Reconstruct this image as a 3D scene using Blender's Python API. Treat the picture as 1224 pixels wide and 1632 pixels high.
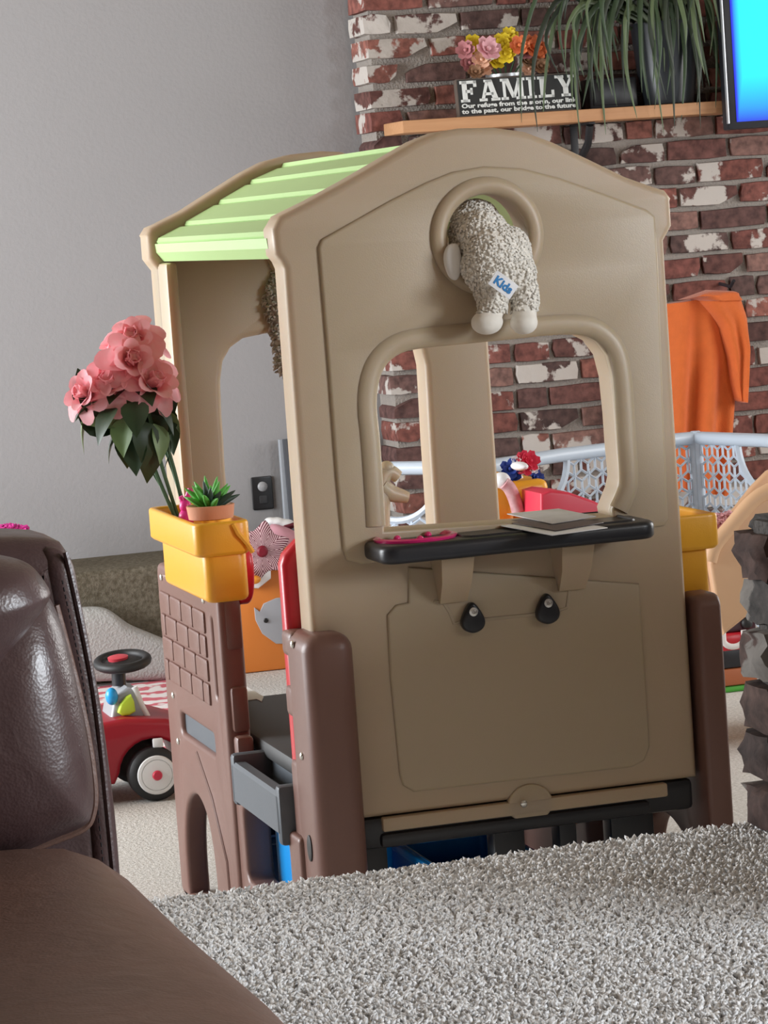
import bpy, bmesh, math, random
import numpy as np
from mathutils import Vector, Matrix, noise as mnoise

random.seed(7)
for o in list(bpy.data.objects):
    bpy.data.objects.remove(o)
scene = bpy.context.scene
COL = scene.collection
R = math.radians
PI = math.pi

# ------------------------------------------------------------------ camera
FPX = 4850.0
CAM = Vector((0, 0, 1.405))
ROT = (Matrix.Rotation(R(-15.2), 3, 'Z') @ Matrix.Rotation(R(90 - 5.55), 3, 'X') @ Matrix.Rotation(-.071, 3, 'Z'))
cd = bpy.data.cameras.new('camera')
cam = bpy.data.objects.new('camera', cd)
COL.objects.link(cam)
cam.matrix_world = Matrix.Translation(CAM) @ ROT.to_4x4()
cd.sensor_fit = 'HORIZONTAL'
cd.sensor_width = 36
cd.lens = 36 * FPX / 1224
cd.clip_start = .05
scene.camera = cam

# ------------------------------------------------------------------ light
scene.view_settings.view_transform = 'Standard'
scene.view_settings.look = 'None'
scene.view_settings.gamma = 1
scene.view_settings.use_curve_mapping = False
scene.view_settings.exposure = 0.0
scene.cycles.use_denoising = True
scene.cycles.use_adaptive_sampling = True
scene.cycles.adaptive_threshold = .02
scene.cycles.max_bounces = 8
scene.cycles.diffuse_bounces = 5
scene.cycles.sample_clamp_indirect = 6
world = bpy.data.worlds.new('sky')
scene.world = world
world.use_nodes = True
world.node_tree.nodes['Background'].inputs[0].default_value = (.80, .90, 1.0, 1)
world.node_tree.nodes['Background'].inputs[1].default_value = 1.0


def window_light(name, loc, rot, sx, sy, watts, col=(1, .97, .94)):
    l = bpy.data.lights.new(name, 'AREA')
    l.shape = 'RECTANGLE'
    l.size, l.size_y = sx, sy
    l.energy = watts
    l.color = col
    o = bpy.data.objects.new(name, l)
    COL.objects.link(o)
    o.location = loc
    o.rotation_euler = rot
    return o


# daylight that comes in through the windows of the room
window_light('daylight_west', (-1.98, 7.9, 1.55), (0, R(-90), 0), 1.9, 3.0, 290, (.94, .975, 1))
window_light('daylight_east', (6.18, 7.3, 1.6), (0, R(90), 0), 1.8, 2.4, 95, (1, .98, .95))
window_light('daylight_east_near', (6.18, -.3, 2.05), (0, R(90), 0), 1.5, 2.6, 430, (.88, .94, 1))

# ------------------------------------------------------------------ pixels of the photograph to points of the room


def ray(px, py):
    return ROT @ Vector(((px - 612) / FPX, -(py - 816) / FPX, -1))


def PY(px, py, Y):
    d = ray(px, py)
    return CAM + d * (Y / d.y)


def PX(px, py, X):
    d = ray(px, py)
    return CAM + d * (X / d.x)


def PZ(px, py, Z):
    d = ray(px, py)
    return CAM + d * ((Z - CAM.z) / d.z)


# ------------------------------------------------------------------ materials
MATS = {}


def mat(name, col, rough=.5, var=.08, scale=12, bump=0., bscale=150, metal=0, coat=0, spec=.5, col2=None, emit=None, estr=1, sheen=0, trans=0):
    if name in MATS:
        return MATS[name]
    m = bpy.data.materials.new(name)
    m.use_nodes = True
    nt = m.node_tree
    N, L = nt.nodes, nt.links
    b = N['Principled BSDF']
    b.inputs['Roughness'].default_value = rough
    b.inputs['Metallic'].default_value = metal
    b.inputs['Coat Weight'].default_value = coat
    b.inputs['Specular IOR Level'].default_value = spec
    b.inputs['Sheen Weight'].default_value = sheen
    tc = N.new('ShaderNodeTexCoord')
    nz = N.new('ShaderNodeTexNoise')
    nz.inputs['Scale'].default_value = scale
    nz.inputs['Detail'].default_value = 4
    L.new(tc.outputs['Object'], nz.inputs['Vector'])
    ramp = N.new('ShaderNodeMix')
    ramp.data_type = 'RGBA'
    c = Vector(col)
    c2 = Vector(col2) if col2 else c * (1 + var)
    c1 = c if col2 else c * (1 - var)
    ramp.inputs[6].default_value = (*c1, 1)
    ramp.inputs[7].default_value = (*[min(x, 1) for x in c2], 1)
    L.new(nz.outputs['Fac'], ramp.inputs[0])
    L.new(ramp.outputs[2], b.inputs['Base Color'])
    if bump:
        n2 = N.new('ShaderNodeTexNoise')
        n2.inputs['Scale'].default_value = bscale
        n2.inputs['Detail'].default_value = 3
        L.new(tc.outputs['Object'], n2.inputs['Vector'])
        bp = N.new('ShaderNodeBump')
        bp.inputs['Strength'].default_value = bump
        bp.inputs['Distance'].default_value = .01
        L.new(n2.outputs['Fac'], bp.inputs['Height'])
        L.new(bp.outputs[0], b.inputs['Normal'])
    if emit:
        b.inputs['Emission Color'].default_value = (*emit, 1)
        b.inputs['Emission Strength'].default_value = estr
    if trans:
        b.inputs['Subsurface Weight'].default_value = trans
        b.inputs['Subsurface Radius'].default_value = (1, .42, .12)
        b.inputs['Subsurface Scale'].default_value = .05
    MATS[name] = m
    return m


def nodes_of(name):
    m = bpy.data.materials.new(name)
    m.use_nodes = True
    MATS[name] = m
    return m, m.node_tree.nodes, m.node_tree.links, m.node_tree.nodes['Principled BSDF']


# ------------------------------------------------------------------ mesh helpers
def cat_rom(pts, n=6, closed=True):
    out = []
    k = len(pts)
    rng = range(k if closed else k - 1)
    for i in rng:
        if closed:
            p0, p1, p2, p3 = [Vector(pts[(i + j - 1) % k]) for j in range(4)]
        else:
            p0, p1, p2, p3 = [Vector(pts[min(max(i + j - 1, 0), k - 1)]) for j in range(4)]
        for s in range(n):
            t = s / n
            out.append(.5 * ((2 * p1) + (p2 - p0) * t + (2 * p0 - 5 * p1 + 4 * p2 - p3) * t * t + (3 * p1 - p0 - 3 * p2 + p3) * t ** 3))
    if not closed:
        out.append(Vector(pts[-1]))
    return out


def rrect(x0, y0, x1, y1, r, n=5):
    out = []
    for cx, cy, a in ((x1 - r, y0 + r, -90), (x1 - r, y1 - r, 0), (x0 + r, y1 - r, 90), (x0 + r, y0 + r, 180)):
        for i in range(n + 1):
            t = R(a + 90 * i / n)
            out.append((cx + r * math.cos(t), cy + r * math.sin(t)))
    return out


def circle(cx, cy, r, n=32, ry=None):
    ry = ry or r
    return [(cx + r * math.cos(2 * PI * i / n), cy + ry * math.sin(2 * PI * i / n)) for i in range(n)]


def eval_mesh(o):
    dg = bpy.context.evaluated_depsgraph_get()
    dg.update()
    me = bpy.data.meshes.new_from_object(o.evaluated_get(dg))
    d = o.data
    bpy.data.objects.remove(o)
    return me


def slab_mesh(loops, depth, bevel=0., res=2):
    cu = bpy.data.curves.new('tmp', 'CURVE')
    cu.dimensions = '2D'
    cu.fill_mode = 'BOTH'
    for lp in loops:
        s = cu.splines.new('POLY')
        s.points.add(len(lp) - 1)
        for p, q in zip(s.points, lp):
            p.co = (q[0], q[1], 0, 1)
        s.use_cyclic_u = True
    cu.extrude = max(depth / 2 - bevel, .0001)
    cu.bevel_depth = bevel
    cu.bevel_resolution = res
    cu.offset = -bevel
    o = bpy.data.objects.new('tmp', cu)
    COL.objects.link(o)
    return eval_mesh(o)


def text_mesh(body, size, depth, bold=0., align='LEFT'):
    cu = bpy.data.curves.new('tmp', 'FONT')
    cu.body = body
    cu.size = size
    cu.extrude = depth / 2
    cu.offset = bold
    cu.align_x = align
    cu.resolution_u = 2
    o = bpy.data.objects.new('tmp', cu)
    COL.objects.link(o)
    return eval_mesh(o)


def frontM(Y):      # slab plane to the X-Z plane at depth Y
    return Matrix(((1, 0, 0, 0), (0, 0, -1, Y), (0, 1, 0, 0), (0, 0, 0, 1)))


def sideM(X):       # slab plane to the Y-Z plane at X
    return Matrix(((0, 0, 1, X), (1, 0, 0, 0), (0, 1, 0, 0), (0, 0, 0, 1)))


def flatM(Z):
    return Matrix.Translation((0, 0, Z))


class MB:
    def __init__(self):
        self.bm = bmesh.new()

    def mesh(self, me, M=None):
        tmp = bmesh.new()
        tmp.from_mesh(me)
        if M is not None:
            tmp.transform(M)
        me2 = bpy.data.meshes.new('t')
        tmp.to_mesh(me2)
        tmp.free()
        self.bm.from_mesh(me2)
        bpy.data.meshes.remove(me2)
        bpy.data.meshes.remove(me)
        return self

    def slab(self, loops, depth, bevel, M, res=2):
        return self.mesh(slab_mesh(loops, depth, bevel, res), M)

    def box(self, lo, hi, bev=0., seg=2, M=None, edges=None):
        tmp = bmesh.new()
        bmesh.ops.create_cube(tmp, size=1)
        lo, hi = Vector(lo), Vector(hi)
        c, s = (lo + hi) / 2, hi - lo
        for v in tmp.verts:
            v.co = Vector((v.co.x * s.x, v.co.y * s.y, v.co.z * s.z)) + c
        if bev:
            es = tmp.edges[:]
            if edges == 'z':
                es = [e for e in es if abs(e.verts[0].co.z - e.verts[1].co.z) > 1e-6]
            bmesh.ops.bevel(tmp, geom=es, offset=bev, segments=seg, profile=.5, affect='EDGES', clamp_overlap=True)
        me = bpy.data.meshes.new('t')
        tmp.to_mesh(me)
        tmp.free()
        return self.mesh(me, M)

    def grid(self, rows, close_u=False, close_v=False, cap=False):
        """rows: list of lists of points"""
        bm = self.bm
        vs = [[bm.verts.new(p) for p in r] for r in rows]
        nr, nc = len(vs), len(vs[0])
        for i in range(nr if close_v else nr - 1):
            for j in range(nc if close_u else nc - 1):
                a, b = vs[i], vs[(i + 1) % nr]
                try:
                    bm.faces.new((a[j], a[(j + 1) % nc], b[(j + 1) % nc], b[j]))
                except ValueError:
                    pass
        if cap:
            for r in (vs[0], vs[-1]):
                try:
                    bm.faces.new(r)
                except ValueError:
                    pass
        return self

    def tube(self, path, r, n=8, closed=False, flat=None, cap=True):
        """sweep a ring along the path; r number or function of t; flat=(normal, factor) squashes along normal"""
        P = [Vector(p) for p in path]
        k = len(P)
        rows = []
        up = None
        for i in range(k):
            a = P[(i - 1) % k] if (closed or i > 0) else P[i]
            b = P[(i + 1) % k] if (closed or i < k - 1) else P[i]
            t = (b - a)
            if t.length < 1e-9:
                t = Vector((0, 0, 1))
            t.normalize()
            if flat is not None:
                nrm = Vector(flat[0]).normalized()
                side = t.cross(nrm).normalized()
            else:
                if up is None:
                    up = Vector((0, 0, 1)) if abs(t.z) < .9 else Vector((1, 0, 0))
                side = t.cross(up).normalized()
                nrm = side.cross(t).normalized()
                up = nrm
            rr = r(i / max(k - 1, 1)) if callable(r) else r
            f = flat[1] if flat is not None else 1
            rows.append([P[i] + side * rr * math.cos(2 * PI * j / n) + nrm * rr * f * math.sin(2 * PI * j / n) for j in range(n)])
        return self.grid(rows, close_u=True, close_v=closed, cap=cap and not closed)

    def lathe(self, prof, M=None, n=24):
        rows = []
        for r, z in prof:
            ring = [Vector((max(r, 1e-5) * math.cos(2 * PI * j / n), max(r, 1e-5) * math.sin(2 * PI * j / n), z)) for j in range(n)]
            rows.append([M @ p for p in ring] if M is not None else ring)
        return self.grid(rows, close_u=True, cap=True)

    def ball(self, c, r, seg=14, ring=9, M=None):
        r = Vector(r) if hasattr(r, '__len__') else Vector((r, r, r))
        rows = []
        for i in range(ring + 1):
            th = PI * i / ring
            row = []
            for j in range(seg):
                ph = 2 * PI * j / seg
                s = max(math.sin(th), 1e-4)
                p = Vector((r.x * s * math.cos(ph), r.y * s * math.sin(ph), r.z * math.cos(th)))
                if M is not None:
                    p = M @ p
                row.append(p + Vector(c))
            rows.append(row)
        return self.grid(rows, close_u=True, cap=True)

    def pillow(self, loop, bulge, M, n=8, power=2.2, back=.3):
        """puffed shape from a closed 2D loop; M maps (x, y, height) into the room"""
        c = sum((Vector((p[0], p[1])) for p in loop), Vector((0, 0))) / len(loop)
        rows = []
        for i in range(n, -n - 1, -1):
            s = 1 - abs(i) / n if i else 1
            s = math.sin(PI / 2 * (1 - abs(i) / n)) if i else 1
            h = (1 - s ** power) ** (1 / power) if s < 1 else 0
            h *= bulge if i > 0 else -bulge * back
            s = max(s, .002)
            rows.append([M @ Vector((c.x + (p[0] - c.x) * s, c.y + (p[1] - c.y) * s, h)) for p in loop])
        return self.grid(rows, close_u=True, cap=True)

    def build(self, name, m, parent=None, smooth=35, loc=None):
        bm = self.bm
        bmesh.ops.remove_doubles(bm, verts=bm.verts, dist=1e-6)
        bmesh.ops.recalc_face_normals(bm, faces=bm.faces)
        if parent is not None:
            org = worg(parent)
        elif loc is not None:
            org = Vector(loc)
        else:
            xs = [v.co for v in bm.verts]
            lo = Vector([min(v[i] for v in xs) for i in range(3)])
            hi = Vector([max(v[i] for v in xs) for i in range(3)])
            org = Vector(((lo.x + hi.x) / 2, (lo.y + hi.y) / 2, lo.z))
        bm.transform(Matrix.Translation(-org))
        me = bpy.data.meshes.new(name)
        bm.to_mesh(me)
        bm.free()
        if smooth is not None:
            me.shade_smooth()
            if smooth < 180:
                me.set_sharp_from_angle(angle=R(smooth))
        if m is not None:
            me.materials.append(m)
        o = bpy.data.objects.new(name, me)
        COL.objects.link(o)
        if parent is not None:
            o.parent = parent
        else:
            o.location = org
        return o


def worg(o):
    v = Vector(o.location)
    while o.parent is not None:
        o = o.parent
        v = v + Vector(o.location)
    return v


def tag(o, label, cat, group=None):
    o['label'] = label
    o['category'] = cat
    if group:
        o['group'] = group
    return o


def thing(name, label, cat, loc, group=None):
    o = bpy.data.objects.new(name, None)
    o.empty_display_size = .05
    COL.objects.link(o)
    o.location = loc
    return tag(o, label, cat, group)


def struct(o):
    o['kind'] = 'structure'
    return o


def copy_tree(o, parent=None):
    c = o.copy()
    COL.objects.link(c)
    c.parent = parent
    for ch in list(o.children):
        copy_tree(ch, c)
    return c


# ------------------------------------------------------------------ common materials
TAN = mat('tan_plastic', (.495, .378, .26), .42, .02, 5, .05, 400, trans=.2)
BROWN = mat('brown_plastic', (.195, .10, .08), .40, .05, 8, .06, 500)
GREEN = mat('lime_green_plastic', (.47, .68, .29), .45, .05, 6, .06, 300)
YELLOW = mat('yellow_plastic', (.90, .44, .03), .35, .03, 6, .04, 300)
RED = mat('red_plastic', (.62, .02, .035), .3, .03, 6)
BLACKP = mat('black_plastic', (.018, .019, .024), .35, .1, 10, .03, 400)
GREYP = mat('slate_grey_plastic', (.10, .115, .135), .5, .06, 10, .05, 300)
DARKGREY = mat('charcoal_plastic', (.055, .055, .056), .55, .06, 10, .05, 300)
STEEL = mat('screw_steel', (.75, .74, .7), .25, .04, 20, metal=.9)
BLUEP = mat('blue_plastic', (.01, .16, .55), .35, .06, 6)
WHITEP = mat('white_plastic', (.8, .8, .8), .4, .03, 6)
BLACKRUB = mat('black_rubber', (.012, .012, .013), .55, .1, 10)

# ------------------------------------------------------------------ room shell
WALLM = mat('grey_wall_paint', (.305, .297, .302), .75, .015, 3, .12, 90)
CEIL = mat('dark_unseen_ceiling', (.34, .27, .20), .8, .1, 3)  # unseen ceiling, toned down to cut bounced light
DARKWALLM = mat('dark_unseen_wall', (.14, .085, .05), .6, .2, 4)  # unseen side and rear walls, made dark to weaken the bounce


def carpet_mat(name, c1, c2, sc, bs):
    m, N, L, b = nodes_of(name)
    b.inputs['Roughness'].default_value = .95
    b.inputs['Specular IOR Level'].default_value = .1
    tc = N.new('ShaderNodeTexCoord')
    nz = N.new('ShaderNodeTexNoise')
    nz.inputs['Scale'].default_value = sc
    nz.inputs['Detail'].default_value = 3
    nz.inputs['Roughness'].default_value = .7
    cr = N.new('ShaderNodeValToRGB')
    cr.color_ramp.elements[0].position = .38
    cr.color_ramp.elements[1].position = .62
    cr.color_ramp.elements[0].color = (*c1, 1)
    cr.color_ramp.elements[1].color = (*c2, 1)
    bp = N.new('ShaderNodeBump')
    bp.inputs['Strength'].default_value = bs
    bp.inputs['Distance'].default_value = .01
    L.new(tc.outputs['Object'], nz.inputs['Vector'])
    L.new(nz.outputs['Fac'], cr.inputs[0])
    L.new(cr.outputs[0], b.inputs['Base Color'])
    L.new(nz.outputs['Fac'], bp.inputs['Height'])
    L.new(bp.outputs[0], b.inputs['Normal'])
    return m


CARPET = carpet_mat('beige_carpet', (.47, .45, .42), (.68, .66, .63), 110, .6)
CARPETU = carpet_mat('beige_carpet_upper', (.45, .43, .40), (.66, .64, .61), 140, .5)
PILE = carpet_mat('beige_carpet_pile', (.74, .74, .74), (.92, .92, .92), 90, .0)
OLIVE = carpet_mat('olive_carpet', (.10, .085, .06), (.17, .15, .115), 60, .5)

X0, X1, Y0, Y1, ZC, ZU = -2.0, 6.2, -2.5, 9.8, 3.0, .43
YE = 4.35
struct(MB().box((X0, YE - .3, -.1), (X1, Y1, 0)).build('floor', CARPET, smooth=None))
struct(MB().box((X0, Y0, 0), (X1, YE, ZU - .004), .012).build('floor_upper', CARPETU, smooth=None))
struct(MB().box((X0, Y0, ZC), (X1, Y1, ZC + .1)).build('ceiling', CEIL, smooth=None))
struct(MB().box((X0, Y1, -.1), (X1, Y1 + .12, ZC)).build('wall_back', WALLM, smooth=None))


def wall_with_window(name, wname, axis, pos, a0, a1, w):
    """wall in the plane axis=pos from a0 to a1 with window w=(a, b, z0, z1); outer side thickness .12"""
    sgn = -1 if pos < 3 else 1
    M = sideM(pos + sgn * .06) if axis == 'x' else frontM(pos + sgn * .06)
    outer = [(a0, 0), (a1, 0), (a1, ZC), (a0, ZC)]
    holes = [[(a, z), (a, zz), (b, zz), (b, z)] for a, b, z, zz in w]
    struct(MB().slab([outer] + holes, .12, 0, M).build(name, DARKWALLM, smooth=None))
    for ww, wn in zip(w, wname):
        window_frame(wn, axis, pos, sgn, ww)


def window_frame(wname, axis, pos, sgn, w):
    fr = MB()
    t = .05
    for (p, q) in (((w[0], w[2]), (w[1], w[2] + t)), ((w[0], w[3] - t), (w[1], w[3])), ((w[0], w[2]), (w[0] + t, w[3])), ((w[1] - t, w[2]), (w[1], w[3])), (((w[0] + w[1]) / 2 - .02, w[2]), ((w[0] + w[1]) / 2 + .02, w[3]))):
        if axis == 'x':
            fr.box((pos + sgn * .1 - .02, p[0], p[1]), (pos + sgn * .1 + .02, q[0], q[1]))
        else:
            fr.box((p[0], pos + sgn * .1 - .02, p[1]), (q[0], pos + sgn * .1 + .02, q[1]))
    struct(fr.build(wname, WHITEP, smooth=None))


wall_with_window('wall_left', ['window_1'], 'x', X0, Y0, Y1, [(6.4, 9.4, .6, 2.5)])
wall_with_window('wall_right', ['window_2', 'window_3'], 'x', X1, Y0, Y1, [(6.1, 8.5, .7, 2.5), (-1.6, 1.0, 1.3, 2.8)])
wall_with_window('wall_rear', [], 'y', Y0, X0, X1, [])

# carpet covered ledge along the grey wall
struct(MB().box((X0, 9.36, 0), (2.62, Y1, .365), .02, 3).build('trim_1', OLIVE, smooth=30))


# ------------------------------------------------------------------ brick wall
def brick_material(name, dark=1.0):
    m, N, L, b = nodes_of(name)
    b.inputs['Roughness'].default_value = .85
    b.inputs['Specular IOR Level'].default_value = .25
    tc = N.new('ShaderNodeTexCoord')
    oi = N.new('ShaderNodeObjectInfo')
    geo = N.new('ShaderNodeNewGeometry')
    mul = N.new('ShaderNodeVectorMath')
    mul.operation = 'SCALE'
    mul.inputs[3].default_value = 40
    comb = N.new('ShaderNodeCombineXYZ')
    for i in range(3):
        L.new(oi.outputs['Random'], comb.inputs[i])
    L.new(comb.outputs[0], mul.inputs[0])
    add = N.new('ShaderNodeVectorMath')
    L.new(geo.outputs['Position'], add.inputs[0])
    L.new(mul.outputs[0], add.inputs[1])
    n1 = N.new('ShaderNodeTexNoise')
    n1.inputs['Scale'].default_value = 9
    n1.inputs['Detail'].default_value = 5
    n1.inputs['Roughness'].default_value = .55
    L.new(add.outputs[0], n1.inputs['Vector'])
    n2 = N.new('ShaderNodeTexNoise')
    n2.inputs['Scale'].default_value = 38
    n2.inputs['Detail'].default_value = 5
    L.new(add.outputs[0], n2.inputs['Vector'])
    # base tone: object colour shaded by the fine noise
    mx = N.new('ShaderNodeMix')
    mx.data_type = 'RGBA'
    mx.blend_type = 'MULTIPLY'
    mx.inputs[0].default_value = 1
    cr0 = N.new('ShaderNodeValToRGB')
    cr0.color_ramp.elements[0].color = (.5, .5, .52, 1)
    cr0.color_ramp.elements[1].color = (1.25, 1.2, 1.2, 1)
    cr0.color_ramp.elements[0].position = .3
    cr0.color_ramp.elements[1].position = .7
    L.new(n2.outputs['Fac'], cr0.inputs[0])
    L.new(oi.outputs['Color'], mx.inputs[6])
    L.new(cr0.outputs[0], mx.inputs[7])
    # old whitewash left in patches, its amount by the object colour's alpha
    mr = N.new('ShaderNodeMath')
    mr.operation = 'ADD'
    L.new(n1.outputs['Fac'], mr.inputs[0])
    L.new(oi.outputs['Alpha'], mr.inputs[1])
    ss = N.new('ShaderNodeMapRange')
    ss.inputs['From Min'].default_value = 1.0
    ss.inputs['From Max'].default_value = 1.035
    L.new(mr.outputs[0], ss.inputs['Value'])
    mx2 = N.new('ShaderNodeMix')
    mx2.data_type = 'RGBA'
    L.new(ss.outputs[0], mx2.inputs[0])
    L.new(mx.outputs[2], mx2.inputs[6])
    mx2.inputs[7].default_value = (.50 * dark, .46 * dark, .425 * dark, 1)
    L.new(mx2.outputs[2], b.inputs['Base Color'])
    bp = N.new('ShaderNodeBump')
    bp.inputs['Strength'].default_value = .5
    bp.inputs['Distance'].default_value = .006
    L.new(n2.outputs['Fac'], bp.inputs['Height'])
    L.new(bp.outputs[0], b.inputs['Normal'])
    return m


BRICK = brick_material('old_red_brick')
BRICKD = brick_material('dark_clinker_brick', .45)
MORTAR = mat('grey_mortar', (.32, .285, .255), .95, .12, 30, .8, 120)


def brick_mesh(seed, rag=.05):
    """unit brick: x 0..1, z 0..1, y 0 (back) .. -1 (face); rough rounded outline"""
    rnd = random.Random(seed)
    base = [(0, 0), (.33, 0), (.67, 0), (1, 0), (1, .5), (1, 1), (.67, 1), (.33, 1), (0, 1), (0, .5)]
    out = []
    for x, z in base:
        cx, cz = (x in (0, 1)), (z in (0, 1))
        k = .018 if (cx and cz) else 0
        x2 = x + (k if x == 0 else -k if x == 1 else 0) * rnd.uniform(.3, 1.4) + rnd.uniform(-1, 1) * rag * .35
        z2 = z + (k * 1.6 if z == 0 else -k * 1.6 if z == 1 else 0) * (1 if cx else 0) + rnd.uniform(-1, .4) * rag * (1 if z == 1 else -1 if z == 0 else 0)
        out.append((x2, z2))
    if rnd.random() < .45:      # a knocked-off corner
        i = rnd.choice((0, 3, 5, 8))
        x, z = out[i]
        out[i] = (x + (.07 if x < .5 else -.07), z + (.28 if z < .5 else -.28))
    n = len(out)
    vs, fs = [], []
    for lev, (y, s) in enumerate(((0, 1), (-.72, 1), (-1, .94))):
        for x, z in out:
            vs.append((.5 + (x - .5) * (1 - (1 - s) * .35), y + (rnd.uniform(-.1, .1) if lev == 2 else 0), .5 + (z - .5) * s))
    for l in range(2):
        for i in range(n):
            j = (i + 1) % n
            fs.append((l * n + i, l * n + j, (l + 1) * n + j, (l + 1) * n + i))
    fs.append(tuple(range(2 * n, 3 * n)))
    me = bpy.data.meshes.new('brick')
    me.from_pydata(vs, [], fs)
    bm = bmesh.new()
    bm.from_mesh(me)
    bmesh.ops.recalc_face_normals(bm, faces=bm.faces)
    bm.to_mesh(me)
    bm.free()
    me.shade_smooth()
    me.set_sharp_from_angle(angle=R(30))
    return me


BRM = []
for k in range(14):
    me = brick_mesh(k)
    me.materials.append(BRICK)
    BRM.append(me)
TONES = [(.22, .085, .068), (.19, .075, .062), (.15, .07, .06), (.12, .065, .058), (.25, .105, .082), (.21, .12, .10), (.10, .062, .056), (.17, .10, .088)]
YB = 9.60
bwx0, bwx1 = 2.665, 4.47
wb = struct(MB().box((bwx0 + .012, YB + .014, 0), (bwx1, Y1 - .001, ZC)).build('wall_brick', MORTAR, smooth=None))
wbo = worg(wb)
CRS = .078
ZPH = 1.5217 - .008
seg_rows = {}


def row_joints(px, py, joints, lo=None):
    z = PY(px, py, YB).z
    k = round((z - ZPH) / CRS - .45)
    seg_rows.setdefault(k, [])
    for j in joints:
        seg_rows[k].append(PY(j, py, YB).x)


for px, py, js in ((1140, 237, (1062, 1161)), (1140, 275, (1110, 1219)), (1140, 311, (1080, 1178)), (1140, 350, (1115, 1223)), (1140, 388, (1066, 1165)),
                   (1140, 427, (1117, 1187)), (1140, 465, (1070, 1162)), (650, 14, (681, 790)), (650, 46, (628, 732)), (650, 86, (685, 745)), (650, 125, (643, 747)),
                   (650, 162, (692,)), (650, 198, (648,)), (870, 522, (818, 857)), (870, 560, (818, 879)), (870, 596, (820, 925)), (870, 632, (823, 875, 967)),
                   (870, 670, (827, 926)), (870, 707, (830, 879))):
    row_joints(px, py, js)
nb = 0
UP = MB()
rb = random.Random(11)
for k in range(-20, 19):
    z0 = ZPH + k * CRS
    if z0 < -.02 or z0 > 2.93:
        continue
    js = sorted(seg_rows.get(k, []))
    xs = [bwx0]
    targets = js + [4.45]
    first = True
    for t in targets:
        if t - xs[-1] < .07:
            continue
        while t - xs[-1] > .30:
            step = rb.choice((.10, .21, .215, .22, .2)) if not first else (.11 if k % 2 else .21)
            first = False
            if t - (xs[-1] + step) < .09:
                step = (t - xs[-1]) / 2
            xs.append(xs[-1] + step)
        xs.append(t)
    for a, c in zip(xs, xs[1:]):
        if c - a < .05:
            continue
        o = bpy.data.objects.new('brick', rb.choice(BRM))
        COL.objects.link(o)
        o.parent = wb
        g = .013
        dz = rb.uniform(-.003, .003)
        o.scale = (c - a - g, rb.uniform(.017, .026) if a > bwx0 else .19, CRS - .010 + rb.uniform(-.006, .002))
        o.location = Vector((a + (g / 2 if a > bwx0 else rb.uniform(-.012, .006)), YB + .016 + (0 if a > bwx0 else .165), z0 + .004 + dz)) - wbo
        if a == bwx0:
            o.scale[0] += g / 2
        tone = Vector(rb.choice(TONES)) * rb.uniform(.8, 1.2)
        white = rb.choice((.28, .33, .38, .42, .44, .46, .50)) + (.05 if a < 3.0 and z0 > 1.5 else 0) + (.03 if z0 < 1.0 else 0)
        o.color = (*tone, white)
        if z0 > 2.33:      # courses above the picture: one joined piece
            UP.mesh(o.data.copy(), Matrix.Translation(Vector(o.location) + wbo) @ Matrix.Diagonal((*o.scale, 1)))
            bpy.data.objects.remove(o)
            continue
        nb += 1
ub = UP.build('upper_courses', BRICK, wb, 30)
ub.color = (.16, .08, .068, .40)
ub['kind'] = 'stuff'

# ------------------------------------------------------------------ playhouse
HX, HY = 1.597, 5.715           # the two halves of the house are the same piece turned half round
YF = 5.15
house = thing('playhouse', "tan plastic children's playhouse with lime green roof and brown brick-patterned base", 'playhouse', (HX, HY, 0))
HALF = Matrix.Translation((HX, HY, 0)) @ Matrix.Rotation(PI, 4, 'Z') @ Matrix.Translation((-HX, -HY, 0))


def xz(px, py, Y=YF):
    p = PY(px, py, Y)
    return (p.x, p.z)


def yz(px, py, X):
    p = PX(px, py, X)
    return (p.y, p.z)


def twin(o, name=None):
    """the same piece on the far half of the house"""
    def rec(s, par):
        c = s.copy()
        COL.objects.link(c)
        c.parent = par
        if name and par is house:
            c.name = name
        for ch in list(s.children):
            rec(ch, c)
        return c
    c = rec(o, house)
    c.rotation_euler = (0, 0, PI)
    return c


# --- end wall with gable (near one is traced, far one is its twin)
out = [(1.252, .345), (1.252, 1.325), (1.247, 1.338), (1.238, 1.35), (1.236, 1.395)]
out += [xz(*p) for p in ((447, 344), (500, 318), (560, 285), (620, 250), (665, 224), (700, 210), (735, 204), (790, 203), (840, 210), (885, 227), (940, 253), (1000, 282), (1045, 298), (1062, 303), (1072, 316))]
xr = 1.957
out += [(1.974, 1.395), (1.974, 1.35), (1.966, 1.338), (xr, 1.325), (xr, .345)]
win = [xz(*p) for p in ((612, 846), (609, 780), (602, 700), (597, 640), (600, 607), (611, 580), (630, 562), (660, 553), (710, 546), (770, 541), (830, 534), (885, 529), (925, 531), (950, 544), (967, 567), (976, 602), (982, 660), (985, 705), (990, 762), (986, 780), (973, 812), (975, 822))]
hole = circle(1.6215, 1.356, .077, 40)
outr = out[:]
TH = .085


def off(loop, d):
    c = sum((Vector(p) for p in loop), Vector((0, 0))) / len(loop)
    return [tuple(c + (Vector(p) - c) * (1 + d / max((Vector(p) - c).length, 1e-6))) for p in loop]


w = MB()
w.slab([out, win, hole], TH, .014, frontM(YF + TH / 2), 3)
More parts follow.
